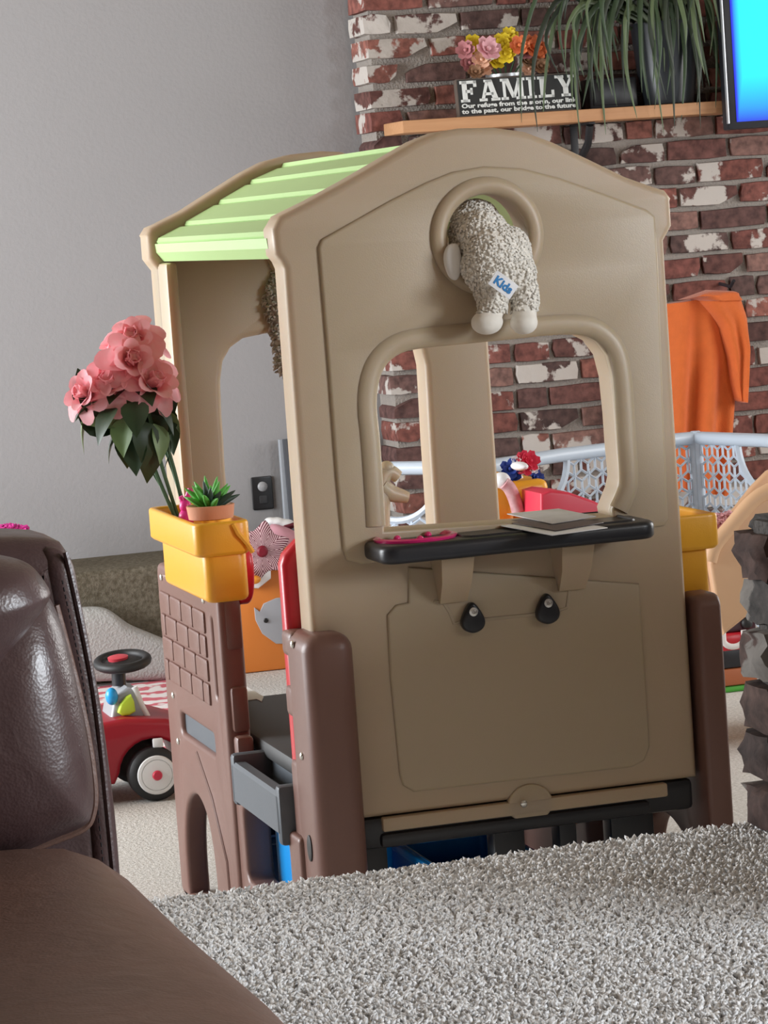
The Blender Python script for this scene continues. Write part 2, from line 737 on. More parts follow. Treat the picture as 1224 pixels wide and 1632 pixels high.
# raised field inside the gable frame, and the lower field
fld = [xz(*p) for p in ((577, 899), (552, 893), (546, 876), (535, 760), (520, 560), (506, 395), (512, 381), (560, 354), (620, 320), (680, 290), (720, 274), (770, 265), (830, 268), (890, 283), (960, 308), (1030, 334), (1043, 345), (1048, 420), (1056, 640), (1064, 826), (1058, 838))]
w.slab([fld, win, hole], .02, .006, frontM(YF + .003), 2)
low = [xz(*p) for p in ((650, 903), (650, 960), (630, 964), (616, 980), (621, 1080), (636, 1235), (642, 1252), (660, 1262), (1008, 1222), (1026, 1212), (1035, 1190), (1028, 1080), (1018, 930))] 
w.slab([low], .02, .005, frontM(YF + .005), 2)
# rolled rim of the arched window
rim = [xz(*p) for p in ((597, 838), (593, 770), (588, 700), (583, 645), (588, 600), (604, 568), (632, 547), (670, 538), (740, 531), (810, 524), (880, 517), (930, 518), (958, 530), (980, 555), (991, 600), (997, 690), (1001, 762), (997, 785), (985, 812))]
w.tube([Vector((x, YF - .004, z)) for x, z in cat_rom([(a, b, 0) for a, b in rim], 3, False) and [(v.x, v.y) for v in cat_rom([(a, b, 0) for a, b in rim], 3, False)]], .019, 10, False, ((0, 1, 0), .55))
# ring round the porthole
w.tube([Vector((1.6215 + .09 * math.cos(t), YF - .003, 1.356 + .09 * math.sin(t))) for t in [2 * PI * i / 48 for i in range(48)]], .0165, 10, True, ((0, 1, 0), .9))
# lip over the base, with the screw boss
w.box((1.355, YF - .006, .318), (1.895, YF + .03, .343), .004)
w.slab([circle(1.632, .336, .042, 24, .036)], .016, .003, frontM(YF + .003))
w.box((1.93, YF + .03, .36), (1.955, 5.31, 1.34), .008)
# gusset brackets that carry the counter
for bx in (1.487, 1.71):
    rows = []
    for z, d in ((.80, .075), (.755, .05), (.715, .012)):
        t = (z - .715) * .12
        rows.append([(bx - t, YF, z), (bx - t, YF - d, z), (bx + .05, YF - d, z), (bx + .05, YF, z)])
    w.grid(rows, close_u=True, cap=True)
# moulded line that steps round the hooks
ln = [xz(*p) for p in ((690, 958), (706, 961), (715, 975), (722, 993), (735, 990), (840, 980), (890, 972), (902, 968), (906, 940), (925, 932), (930, 905))]
w.tube([Vector((x, YF - .004, z)) for x, z in ln], .004, 6, False, ((0, 1, 0), .7))
wall = w.build('end_wall', TAN, house, 40)
# far wall: the same gable with a doorway down to the deck
w = MB()
dw = [(win[0][0] + .004, .402)] + win[1:19] + [(1.838, .402)]
w.slab([out, dw, hole], TH, .014, frontM(YF + TH / 2), 3)
w.box((1.93, YF + .03, .42), (1.955, 5.31, 1.34), .008)
w.tube([Vector((1.6215 + .09 * math.cos(t), YF - .003, 1.356 + .09 * math.sin(t))) for t in [2 * PI * i / 48 for i in range(48)]], .0165, 10, True, ((0, 1, 0), .9))
w.tube([Vector((1.6215 + .09 * math.cos(t), YF + TH + .003, 1.356 + .09 * math.sin(t))) for t in [2 * PI * i / 48 for i in range(48)]], .0165, 10, True, ((0, 1, 0), .9))
wall2 = w.build('end_wall', TAN, house, 40)
wall2.rotation_euler = (0, 0, PI)

for i, (px, py) in enumerate(((835, 1281),)):
    p = PY(px, py, YF - .018)
    MB().ball(p, (.007, .004, .007), 12, 8).build('screw', STEEL, wall)
for px, py in ((752, 985), (871, 971)):
    p = PY(px, py, YF - .01)
    tear = cat_rom([(p.x + dx, p.z + dz, 0) for dx, dz in ((0, .029), (.011, .019), (.0215, -.003), (.017, -.019), (0, -.026), (-.017, -.019), (-.0215, -.003), (-.011, .019))], 4)
    hk = MB().slab([[(v.x, v.y) for v in tear]], .02, .006, frontM(YF - .014), 3).build('coat_hook', BLACKP, wall)
    MB().lathe([(0, -.001), (.0075, -.001), (.008, .003), (.004, .0035), (.0035, .001), (0, .001)], Matrix.Translation((p.x - .001, YF - .0245, p.z + .013)) @ Matrix.Rotation(R(90), 4, 'X'), 16).build('screw', STEEL, hk)

# --- roof: two slopes of stepped boards between the gables
RIDGE = xz(765, 207)
zr = 1.508


def roof_half(s):
    m = MB()
    xe = 1.239
    xt = HX
    key = [(1.239, 1.386), (1.30, 1.416), (1.375, 1.455), (1.445, 1.492), (1.515, 1.522), (HX, 1.537)]
    pts = []
    for (xa, za), (xb, zb) in zip(key, key[1:]):
        pts += [(xa + .004, za - .010), (xa, za - .002), (xa + .004, za + .006), (xb - .010, zb - .004), (xb, zb - .010)]
    pts = [(xe + .012, 1.343), (xe - .002, 1.362), (xe - .004, 1.380)] + pts + [(xt, zr - .03), (xe + .05, 1.35)]
    ys = (YF + .05, 2 * HY - YF - .05)
    rows = []
    for y in ys:
        rows.append([Vector((x if s > 0 else 2 * HX - x, y, z)) for x, z in pts])
    m.grid(rows, close_u=True, cap=True)
    return m.build('roof_panel', GREEN, house, 25)


roof_half(1)
roof_half(-1)

# --- brown corner post, near left (twin: far right)
POSTX = 1.222
pm = MB()
outl = rrect(5.085, 0, 5.30, .692, .022, 4)
pm.box((POSTX, 5.088, 0), (1.314, 5.24, .688), .03, 5)
# scalloped inner edge of the post
for z0, z1 in ((.635, .685), (.525, .585), (.0, .45)):
    pm.box((POSTX + .002, 5.2, z0), (POSTX + .05, 5.272, z1), .012, 3)
post = pm.build('corner_post', BROWN, house, 40)
for px, py in ((466, 1027), (481, 1205)):
    p = PX(px, py, POSTX - .001)
    MB().ball(p, (.004, .0075, .0075), 12, 8).build('screw', STEEL, post)
p = PX(494, 1352, POSTX - .001)
MB().lathe([(0, -.004), (.0155, -.004), (.016, .001), (.014, .002), (0, .0005)], Matrix.Translation((POSTX - .001, p.y, p.z)) @ Matrix.Rotation(R(-90), 4, 'Y') @ Matrix.Diagonal((1.5, .95, 1, 1)), 20).build('plug_hole', BLACKRUB, post)
twin(post)

# --- brown side panel with brick relief, far left (twin: near right)
SX = 1.206
arch = [(6.225, .012), (6.222, .10), (6.20, .17), (6.15, .225), (6.06, .25), (5.98, .225), (5.94, .17), (5.925, .10), (5.92, .012)]
arch = [(v.x, v.y) for v in cat_rom([(a, b, 0) for a, b in arch], 4, False)][::-1]
slot = rrect(5.84, .365, 6.17, .408, .012)
vslot = rrect(5.772, .49, 5.79, .648, .008)
pan = rrect(5.712, 0.0, 6.305, .712, .024, 4)
sp = MB()
sp.slab([pan, [(a, b) for a, b in arch], slot, vslot], .048, .01, sideM(SX + .024), 2)
# stepped inner edge
for z0, z1, d in ((.59, .70, .004), (.43, .52, .010), (.33, .425, .03)):
    sp.box((SX + .012, 5.712 - d, z0), (SX + .046, 5.75, z1), .008, 2)
# slanting moulded line over the arch
sp.tube([Vector((SX - .001, y, z)) for y, z in ((6.02, .345), (5.90, .27), (5.80, .16), (5.79, .02))], .005, 6, False, ((1, 0, 0), .7))
panel = sp.build('side_panel', BROWN, house, 40)
bw, bh = .112, .044
for r in range(4):
    z1 = .655 - r * .048
    y = 6.275 - (.055 if r % 2 else 0)
    if r % 2:
        spans = [(6.275, 6.235), (6.225, 6.12), (6.11, 6.005), (5.995, 5.895), (5.885, 5.835)]
    else:
        spans = [(6.275, 6.175), (6.165, 6.06), (6.05, 5.95), (5.94, 5.835)]
    for a, b in spans:
        MB().slab([rrect(b, z1 - bh, a, z1, .006, 2)], .012, .004, sideM(SX + .001), 1).build('brick', BROWN, panel, 30)
for px, py in ((257, 920), (324, 956), (276, 1108), (284, 1181)):
    p = PX(px, py, SX - .001)
    MB().ball(p, (.004, .0075, .0075), 12, 8).build('screw', STEEL, panel)
MB().slab([rrect(5.83, .355, 6.18, .418, .012)], .006, .001, sideM(SX + .014)).build('slot_back', GREYP, panel)
tp_ = twin(panel)
tp_.location.x += .026
tp_.scale.z = .958

# --- low frame under the doorway sill (twin on the other side)
fr = MB()
fr.slab([rrect(5.20, 0, 5.72, .315, .01, 3), rrect(5.285, .15, 5.66, .295, .02, 4)], .055, .008, sideM(SX + .035), 2)
frame = fr.build('sill_frame', BROWN, house, 40)
twin(frame)

# --- grey doorway sill with trough
sl = MB()
prof = [(1.198, .31), (1.198, .378), (1.203, .385), (1.222, .385), (1.228, .378), (1.228, .345), (1.272, .345), (1.276, .41), (1.30, .418), (1.30, .31)]
rows = [[Vector((x, y, z)) for x, z in prof] for y in (5.28, 5.655)]
sl.grid(rows, close_u=True, cap=True)
sl.box((1.198, 5.272, .288), (1.285, 5.30, .398), .008)
sl.box((1.198, 5.64, .30), (1.285, 5.668, .40), .008)
sill = sl.build('door_sill', GREYP, house, 35)
twin(sill)

# --- deck and black base
MB().box((1.262, 5.235, .385), (1.932, 6.195, .42), .01).build('deck', DARKGREY, house, 35)
bs = MB()
bs.box((1.31, YF + .004, .287), (1.948, YF + .07, .344), .01)
bs.box((1.35, YF - .008, .289), (1.86, YF + .02, .315), .008)
for x, ww in ((1.33, .045), (1.575, .06), (1.70, .035), (1.80, .085)):
    bs.box((x, YF + .05, 0), (x + ww, YF + .1, .29), .006)
base = bs.build('base_tray', BLACKP, house, 35)
twin(base)

# --- red door leaf standing open behind the near post
dl = [(1.229, .44), (1.229, .80), (1.236, .818), (1.262, .842), (1.58, .842), (1.58, .44)]
rd = MB().slab([dl], .042, .012, frontM(5.262), 3)
door = rd.build('door_leaf', RED, house, 40)
MB().tube([(1.262, 5.238, .832), (1.272, 5.236, .842), (1.29, 5.238, .848)], .004, 8).build('latch', WHITEP, door)
# --- red rounded shutter behind the planter
sh = MB().slab([circle(5.745, .752, .072, 32, .078)], .03, .008, sideM(1.262), 3)
shutter = sh.build('shutter', RED, house, 40)

# --- yellow planter box hooked on the side panel
pl = MB()
zt = .850
top = rrect(1.152, 5.615, 1.262, 6.075, .022, 4)
topi = rrect(1.166, 5.632, 1.248, 6.058, .014, 4)
pl.slab([top, topi], .062, .006, flatM(zt - .031), 2)
pl.slab([rrect(1.154, 5.617, 1.26, 6.073, .02, 4)], .03, .008, flatM(zt - .05), 2)
pl.slab([rrect(1.17, 5.63, 1.256, 6.045, .02, 4)], .11, .012, flatM(zt - .10), 2)
# strap moulded on the end
pl.tube([Vector(q) for q in ((1.228, 5.612, .845), (1.236, 5.61, .826), (1.252, 5.612, .805), (1.262, 5.615, .788))], .005, 6)
planter = pl.build('planter_box', YELLOW, house, 40)
MB().box((1.168, 5.635, .79), (1.246, 6.055, .818), .004).build('planter_floor', YELLOW, planter, 35)
tpl = twin(planter)
tpl.scale = (1, .55, 1)
tpl.location = (0.0, -.332, -.028)

# --- black counter with pink sink under the arched window
YC = 5.018
cz0, cz1 = .806, .838
ct = MB()
c_l, c_r = 1.357, 1.862
ct.slab([rrect(c_l, YC, c_r, YF + .10, .03, 5)], cz1 - cz0, .01, flatM((cz0 + cz1) / 2), 3)
ct.tube([Vector((x, y, cz1)) for x, y in rrect(c_l + .16, YC + .03, c_r - .03, YF + .085, .02, 3)], .0035, 6, True)
counter = ct.build('counter', BLACKP, house, 40)
PINK = mat('hot_pink_plastic', (.80, .03, .20), .18, .03, 6, coat=.5)
sk = MB()
Ms = Matrix.Translation((1.443, 5.115, cz1)) @ Matrix.Diagonal((1, .95, 1, 1))
sk.lathe([(.072, -.004), (.075, .004), (.07, .007), (.064, .004), (.058, -.002), (.0, -.003)], Ms, 36)
sink = sk.build('sink_bowl', PINK, counter, 60)
for dx, dy in ((-.03, .01), (.0, -.03), (.03, .022), (-.01, .04)):
    MB().ball((1.443 + dx, 5.115 + dy, cz1 + .002), (.007, .007, .006), 10, 6).build('stud', PINK, sink)
# moulded tan tap beside the sink, on the inside of the wall
fa = MB()
path = [PY(*p, 5.27) for p in ((604, 840), (606, 800), (608, 765), (620, 752), (634, 760))]
fa.tube(cat_rom(path, 5, False), lambda t: .020 - .008 * t, 10)
path = [PY(*p, 5.27) for p in ((606, 775), (620, 785), (638, 790), (650, 793))]
fa.tube(cat_rom(path, 4, False), lambda t: .02 - .010 * t, 10)
fa.ball(PY(616, 745, 5.27), (.014, .014, .012))
fa.build('tap', TAN, counter, 60)

# ------------------------------------------------------------------ plush animal in the porthole
FUR = mat('cream_fur', (.92, .87, .79), .95, .1, 60, spec=.1, sheen=.3)


def union(parts, voxel, smooth_it=4):
    mb = MB()
    for c, r, *rest in parts:
        mb.ball(c, r, 16, 11, rest[0] if rest else None)
    me = bpy.data.meshes.new('t')
    bmesh.ops.recalc_face_normals(mb.bm, faces=mb.bm.faces)
    mb.bm.to_mesh(me)
    mb.bm.free()
    o = bpy.data.objects.new('t', me)
    COL.objects.link(o)
    md = o.modifiers.new('r', 'REMESH')
    md.mode = 'VOXEL'
    md.voxel_size = voxel
    s = o.modifiers.new('s', 'SMOOTH')
    s.iterations = smooth_it
    s.factor = .6
    return eval_mesh(o)


def fuzz(name, me, parent, m, count, length, width, seed, mask=None):
    """short curled tufts over a mesh given in room coordinates"""
    rnd = random.Random(seed)
    polys = list(me.polygons)
    ws = [p.area if (mask is None or mask(p.center)) else 0 for p in polys]
    vs, fs = [], []
    for p in rnd.choices(polys, ws, k=count):
        n = p.normal
        vv = [me.vertices[i].co for i in p.vertices]
        a, b = rnd.random(), rnd.random()
        c = vv[0].lerp(vv[1], a).lerp(vv[-1].lerp(vv[2 % len(vv)], a), b)
        t = n.orthogonal().normalized()
        t.rotate(Matrix.Rotation(rnd.uniform(0, 2 * PI), 3, n))
        s = n.cross(t)
        L = length * rnd.uniform(.6, 1.3)
        bend = t * L * rnd.uniform(.3, .9) + Vector((0, 0, -1)) * L * .3
        k = len(vs)
        wd = width * rnd.uniform(.7, 1.3)
        base = [c + (t * math.cos(q) + s * math.sin(q)) * wd - n * .002 for q in (0, 2.1, 4.2)]
        mid = [c + n * L * .6 + bend * .5 + (t * math.cos(q) + s * math.sin(q)) * wd * 1.1 for q in (.5, 2.6, 4.7)]
        tip = c + n * L * .75 + bend
        vs += base + mid + [tip]
        for i in range(3):
            j = (i + 1) % 3
            fs.append((k + i, k + j, k + 3 + j, k + 3 + i))
            fs.append((k + 3 + i, k + 3 + j, k + 6))
    org = worg(parent)
    m2 = bpy.data.meshes.new(name)
    m2.from_pydata([v - org for v in vs], [], fs)
    m2.shade_smooth()
    m2.materials.append(m)
    o = bpy.data.objects.new(name, m2)
    COL.objects.link(o)
    o.parent = parent
    o['kind'] = 'stuff'
    return o


def at5(px, py, Y=5.10):
    return PY(px, py, Y)


lamb_root = at5(800, 530)
lamb = thing('plush_lamb', 'cream curly plush animal hanging head first through the porthole of the near end wall', 'plush toy', lamb_root)
bp_ = [(at5(788, 410), (.052, .045, .058)), (at5(770, 375, 5.13), (.045, .045, .045)), (at5(757, 350, 5.2), (.041, .05, .035)), (at5(815, 400, 5.11), (.032, .04, .042)),
       (at5(768, 425, 5.11), (.035, .04, .04)), (at5(822, 435, 5.10), (.034, .035, .045)), (at5(783, 455), (.03, .035, .045)), (at5(785, 485, 5.09), (.024, .027, .03)),
       (at5(836, 470, 5.09), (.023, .027, .04)), (at5(836, 495, 5.085), (.022, .025, .028)), (at5(776, 514, 5.075), (.029, .032, .022)), (at5(835, 514, 5.075), (.025, .030, .022)),
       (at5(742, 375, 5.17), (.028, .03, .045)), (at5(738, 400, 5.16), (.022, .03, .03))]
me = union(bp_, .005, 5)
fm = me.copy()
b = MB().mesh(me).build('body', FUR, lamb, 180)
fz0 = at5(800, 495).z
fuzz('curls', fm, lamb, FUR, 3600, .0055, .0034, 3, lambda c: c.z > fz0)
EAR = mat('white_felt', (.85, .83, .80), .9, .03, 20)
e0 = [(-.012, .022), (.004, .026), (.014, .006), (.017, -.018), (.012, -.036), (-.002, -.034), (-.014, -.014), (-.018, .006)]
pe = at5(722, 412, 5.125)
MB().pillow([(v.x, v.y) for v in cat_rom([(x, y, 0) for x, y in e0], 4)], .012, Matrix.Translation(pe) @ Matrix.Rotation(R(12), 4, 'Y') @ frontM(0), 5, 2.2, .8).build('ear', EAR, lamb, 180)
pt = at5(802, 454, 5.035)
Mt = Matrix.Translation(pt) @ Matrix.Rotation(R(39), 4, 'Y') @ frontM(0)
TAGW = mat('white_satin', (.88, .88, .9), .5, .02, 20)
tg = MB().slab([rrect(-.024, -.0145, .024, .0145, .001, 2)], .0016, .0004, Mt).build('tag', TAGW, lamb, 30)
TAGB = mat('tag_blue_print', (.02, .22, .55), .6, .02, 20)
MB().mesh(text_mesh('Kids', .021, .0006, .0008, 'CENTER'), Mt @ Matrix.Translation((0, -.007, .0014))).build('tag_print', TAGB, tg, None)
# second plush in the far porthole
GFUR = mat('beige_grey_fur', (.52, .46, .39), .95, .15, 40, spec=.1, sheen=.3)
r2 = PY(455, 600, 6.19)
lamb2 = thing('plush_animal', 'shaggy beige plush hanging in the far end wall, only its side showing past the corner', 'plush toy', r2)
c2 = PY(468, 480, 6.19)
bp2 = [(c2, (.06, .035, .07)), (c2 + Vector((-.025, 0, -.065)), (.024, .026, .055)), (c2 + Vector((.04, 0, -.065)), (.026, .026, .055)), (c2 + Vector((-.022, -.005, -.125)), (.024, .028, .025)), (c2 + Vector((.045, -.005, -.125)), (.026, .028, .025)), (c2 + Vector((.0, .03, .07)), (.05, .04, .04))]
me = union(bp2, .006, 3)
fm = me.copy()
MB().mesh(me).build('body', GFUR, lamb2, 180)
fuzz('shag', fm, lamb2, GFUR, 2000, .013, .003, 5)

# ------------------------------------------------------------------ papers on the counter
PAPER = mat('printed_paper', (.62, .60, .60), .5, .3, 18)
PAPERW = mat('white_paper', (.80, .80, .80), .6, .04, 12)
PHOTO = mat('dark_photo_print', (.10, .08, .08), .35, .6, 14)


def sheet(name, label, pts, z, m, cat='paper', group=None, th=.0015):
    lp = [(p.x, p.y) for p in pts]
    o = MB().slab([lp], th, 0, flatM(z + th / 2)).build(name, m, smooth=None)
    return tag(o, label, cat, group)


zc = cz1 + .0036
for i, (pp, mm, lb) in enumerate((
        (((792, 832), (880, 848), (968, 836), (880, 822)), PAPERW, 'white sheet lowest in the stack of papers on the black counter'),
        (((800, 828), (885, 843), (962, 830), (880, 818)), PHOTO, 'dark printed leaflet between the papers on the black counter'),
        (((808, 818), (880, 834), (950, 822), (890, 810)), PAPER, 'grey glossy leaflet topmost on the counter papers'))):
    pts = [PZ(x, y, cz1 + .01) for x, y in pp]
    sheet('leaflet', lb, pts, zc + i * .0022, mm)
sheet('paper_card', 'bright white card lying on the dark deck inside the playhouse', [PZ(x, y, .42) for x, y in ((378, 1099), (388, 1092), (420, 1111), (417, 1119), (409, 1115), (386, 1118))], .42, PAPERW, 'card')

# ------------------------------------------------------------------ roses in the left planter
PETAL = mat('pink_petal', (1.0, .30, .37), .6, .18, 34, col2=(1.0, .70, .72))
_nt = PETAL.node_tree
_tr = _nt.nodes.new('ShaderNodeBsdfTranslucent')
_mx = _nt.nodes.new('ShaderNodeMixShader')
_mx.inputs[0].default_value = .4
_b = _nt.nodes['Principled BSDF']
_nt.links.new(_b.inputs['Base Color'].links[0].from_socket, _tr.inputs['Color'])
_nt.links.new(_b.outputs[0], _mx.inputs[1])
_nt.links.new(_tr.outputs[0], _mx.inputs[2])
_nt.links.new(_mx.outputs[0], _nt.nodes['Material Output'].inputs['Surface'])
LEAFD = mat('dark_rose_leaf', (.022, .05, .02), .45, .3, 25)
LEAFM = mat('green_rose_leaf', (.15, .24, .09), .5, .3, 25)
STEM = mat('green_stem', (.06, .13, .06), .5, .2, 20)


def petal_mesh(w, h, curl):
    rows = []
    for i in range(5):
        t = i / 4
        ww = w * (.35 + 1.0 * math.sin(PI * (.15 + .62 * t)) * .75)
        row = []
        for j in range(5):
            u = (j / 4 - .5) * 2
            x = ww * u * .8
            z = h * t - .12 * h * u * u * t
            y = -(.55 * w * u * u) * (1 - .3 * t) + curl * t * t * h * (1 if t < .8 else 1.35)
            row.append(Vector((x, y, z)))
        rows.append(row)
    mb = MB().grid(rows)
    me = bpy.data.meshes.new('petal')
    mb.bm.to_mesh(me)
    mb.bm.free()
    me.shade_smooth()
    me.materials.append(PETAL)
    return me


PET = [petal_mesh(.013, .028, -.3), petal_mesh(.018, .034, -.05), petal_mesh(.022, .038, .3), petal_mesh(.025, .040, .6)]
pb = Vector((1.205, 5.99, .818))
bouquet = thing('rose_bouquet', 'bunch of pink artificial roses standing in the yellow planter box', 'flowers', pb)
rr = random.Random(4)


def rose(px, py, Y, tilt, az, s=1.0):
    c = PY(px, py, Y)
    e = bpy.data.objects.new('rose', None)
    e.empty_display_size = .02
    mb = MB().ball(c, .011 * s, 10, 7)
    e = mb.build('rose', PETAL, bouquet, 60)
    # axis of the flower
    axis = Vector((math.sin(tilt) * math.cos(az), math.sin(tilt) * math.sin(az), math.cos(tilt)))
    q = axis.to_track_quat('Z', 'Y').to_matrix().to_4x4()
    base = c - worg(bouquet)
    for lay, (n, rad, lean, dz) in enumerate(((4, .003, .0, -.012), (5, .008, .18, -.017), (6, .012, .45, -.02), (7, .015, .95, -.022))):
        for i in range(n):
            a = 2 * PI * i / n + lay * .5 + rr.uniform(-.2, .2)
            M = q @ Matrix.Rotation(a, 4, 'Z') @ Matrix.Translation((0, rad * s, dz * s)) @ Matrix.Rotation(-lean * rr.uniform(.8, 1.2), 4, 'X') @ Matrix.Scale(s * rr.uniform(.9, 1.1), 4)
            o = bpy.data.objects.new('petal', PET[lay])
            COL.objects.link(o)
            o.parent = e
            o.matrix_local = Matrix.Translation(base) @ M
    return c


CENT = []
for a in ((210, 535, 5.98, 1.0, -1.9, 1.05), (212, 570, 5.93, 1.25, -1.5, 1.05), (165, 575, 5.99, 1.1, 3.0, .9), (172, 605, 5.95, 1.0, -1.9, 1.1), (130, 625, 5.97, 1.2, -2.6, 1.0), (248, 605, 5.93, 1.0, -1.2, 1.1), (235, 540, 6.03, .7, .5, .85), (185, 545, 6.03, .7, 2.0, .8)):
    CENT.append(rose(*a))


def leaf_mesh(w, h, m, fold=.3, droop=.4):
    rows = []
    for i in range(7):
        t = i / 6
        ww = w * max(math.sin(PI * t ** .8), .02)
        rows.append([Vector((ww * u, h * t, abs(u) * ww * fold - droop * h * t * t)) for u in (-1, -.5, 0, .5, 1)])
    mb = MB().grid(rows)
    me = bpy.data.meshes.new('leaf')
    mb.bm.to_mesh(me)
    mb.bm.free()
    me.shade_smooth()
    me.materials.append(m)
    return me


LF = [leaf_mesh(.026, .075, LEAFD), leaf_mesh(.024, .07, LEAFM), leaf_mesh(.03, .08, LEAFD, .2, .7), leaf_mesh(.024, .065, LEAFM, .4, .8)]
for (px, py, Y, az, tl, k) in ((170, 640, 5.95, 2.6, -.1, 0), (185, 650, 5.93, -2.6, -.3, 2), (215, 640, 5.92, -1.8, -.5, 0), (240, 640, 5.95, -.6, -.4, 2), (255, 655, 5.96, .3, -.5, 1), (150, 655, 6.0, 3.0, -.6, 3),
                               (200, 665, 5.95, -2.2, -.9, 1), (225, 670, 5.93, -1.3, -1.0, 2), (245, 675, 5.94, -.9, -1.1, 1), (190, 690, 5.97, 3.0, -.8, 0), (215, 690, 5.95, -2.0, -1.0, 0), (235, 695, 5.95, -1.4, -1.2, 2), (205, 650, 6.0, 2.0, -.2, 0), (255, 670, 6.0, .8, -.7, 0), (225, 620, 5.96, -1.5, .2, 2), (195, 620, 5.97, -2.2, .0, 0), (262, 690, 6.0, -.3, -1.1, 2)):
    o = bpy.data.objects.new('leaf', LF[k])
    COL.objects.link(o)
    o.parent = bouquet
    o.location = PY(px, py, Y) - pb
    o.rotation_euler = (tl, 0, az - PI / 2)
    o.scale = [rr.uniform(.8, 1.1)] * 3
for i in range(26):
    px, py = rr.uniform(140, 268), rr.uniform(635, 705)
    if px < 185 and py > 675:
        continue
    a = rr.uniform(PI * .95, PI * 2.05) if py > 660 else rr.uniform(0, 2 * PI)
    d = Vector((math.cos(a), rr.uniform(-.3, .1), math.sin(a))).normalized()
    nn = Vector((rr.uniform(-.5, .5), -1, rr.uniform(-.2, .7))).normalized()
    xx = d.cross(nn).normalized()
    nn = xx.cross(d)
    M = Matrix((xx, d, nn)).transposed().to_4x4()
    M.translation = PY(px, py, rr.uniform(5.96, 6.0)) - pb - d * .03
    o = bpy.data.objects.new('leaf', LF[rr.choice((0, 0, 2, 1, 3))])
    COL.objects.link(o)
    o.parent = bouquet
    o.matrix_local = M @ Matrix.Scale(rr.uniform(.9, 1.35), 4)
for i, (px, py, Y) in enumerate(((215, 640, 5.97), (235, 650, 5.95), (205, 690, 5.98), (250, 660, 5.98), (225, 630, 6.0))):
    a = Vector((pb.x - .01 + .006 * i, pb.y + .008 * (i % 3) - .01, pb.z + .002))
    c = PY(px, py, Y)
    MB().tube(cat_rom([a, a.lerp(c, .5) + Vector((.004 * (i - 2), 0, 0)), c], 5, False), .0042 if i != 2 else .0018, 6).build('stem', STEM, bouquet)

# ------------------------------------------------------------------ little plant in a terracotta pot, pink toy
TERRA = mat('terracotta', (.62, .27, .15), .7, .08, 20, .05, 200)
pc = PX(334, 829, 1.215)
pp0 = Vector((1.205, 5.70, .850))
pot = thing('potted_succulent', 'small spiky green plant in a shallow terracotta pot on the planter', 'potted plant', pp0)
MB().lathe([(.036, 0), (.043, .002), (.0465, .027), (.0435, .028), (.041, .018), (.0, .018)], Matrix.Translation(pp0), 28).build('pot', TERRA, pot, 50)
MB().ball(pp0 + Vector((0, 0, .014)), (.040, .040, .007)).build('soil', mat('dark_soil', (.04, .025, .018), .95, .3, 60), pot)
SUCC = mat('succulent_green', (.10, .42, .06), .5, .25, 18)
SUCD = mat('succulent_dark', (.035, .07, .05), .5, .3, 18)
rs = random.Random(9)
for i in range(22):
    a = 2.4 * i
    el = .45 + .9 * (i / 22)
    L = .05 + .022 * rs.random()
    d = Vector((math.cos(a) * math.cos(el), math.sin(a) * math.cos(el), math.sin(el)))
    s0 = pp0 + Vector((0, 0, .02)) + Vector((d.x, d.y, 0)) * .006
    pth = [s0, s0 + d * L * .5, s0 + d * L + Vector((0, 0, -.004))]
    MB().tube(cat_rom(pth, 3, False), lambda t: .0065 * math.sin(PI * min(.25 + .75 * t, .99)) + .0004, 6, False, ((d.y, -d.x, .01), .4) if False else None).build('leaf', SUCC if i % 5 else SUCD, pot, 60)
PINKT = mat('magenta_plastic', (.80, .04, .30), .35, .05, 8)
pt0 = Vector((1.192, PX(296, 815, 1.192).y, .8185))
toy = MB()
toy.ball(pt0 + Vector((0, 0, .02)), (.016, .016, .02))
toy.ball(pt0 + Vector((0, 0, .045)), (.012, .012, .014))
toy.tube([pt0 + Vector((0, 0, .045)), pt0 + Vector((-.008, 0, .065))], .005, 8)
toy.tube([pt0 + Vector((0, 0, .05)), pt0 + Vector((.012, -.004, .078))], .006, 8)
toy.tube([pt0 + Vector((.0, 0, .03)), pt0 + Vector((.03, -.005, .046)), pt0 + Vector((.038, -.01, .034))], .006, 8)
tag(toy.build('toy_figure', PINKT, smooth=60), 'little magenta plastic figure behind the terracotta pot', 'toy figure')

# ------------------------------------------------------------------ blue bins under the deck
BINL = mat('blue_bin', (.01, .33, .85), .3, .05, 6)
for i, (lo, hi, lb) in enumerate((((1.276, 5.47, 0), (1.46, 5.68, .27), 'blue plastic bin under the doorway sill of the playhouse'),
                                  ((1.49, 5.30, 0), (1.69, 5.62, .21), 'low blue bin under the black base of the playhouse'),
                                  ((1.30, 6.0, 0), (1.5, 6.16, .16), 'dark blue box behind the arched cut-out of the side panel'))):
    e = thing('storage_bin', lb, 'bin', ((lo[0] + hi[0]) / 2, (lo[1] + hi[1]) / 2, 0))
    m = BINL if i < 2 else mat('navy_bin', (.01, .04, .12), .4)
    lp = rrect(lo[0], lo[1], hi[0], hi[1], .02)
    li = rrect(lo[0] + .006, lo[1] + .006, hi[0] - .006, hi[1] - .006, .016)
    MB().slab([lp, li], hi[2], .001, flatM(hi[2] / 2)).slab([lp], .01, .002, flatM(.005)).build('bin_body', m, e)
    MB().slab([rrect(lo[0] - .008, lo[1] - .008, hi[0] + .008, hi[1] + .008, .024), li], .018, .004, flatM(hi[2] - .01)).build('bin_rim', m, e)

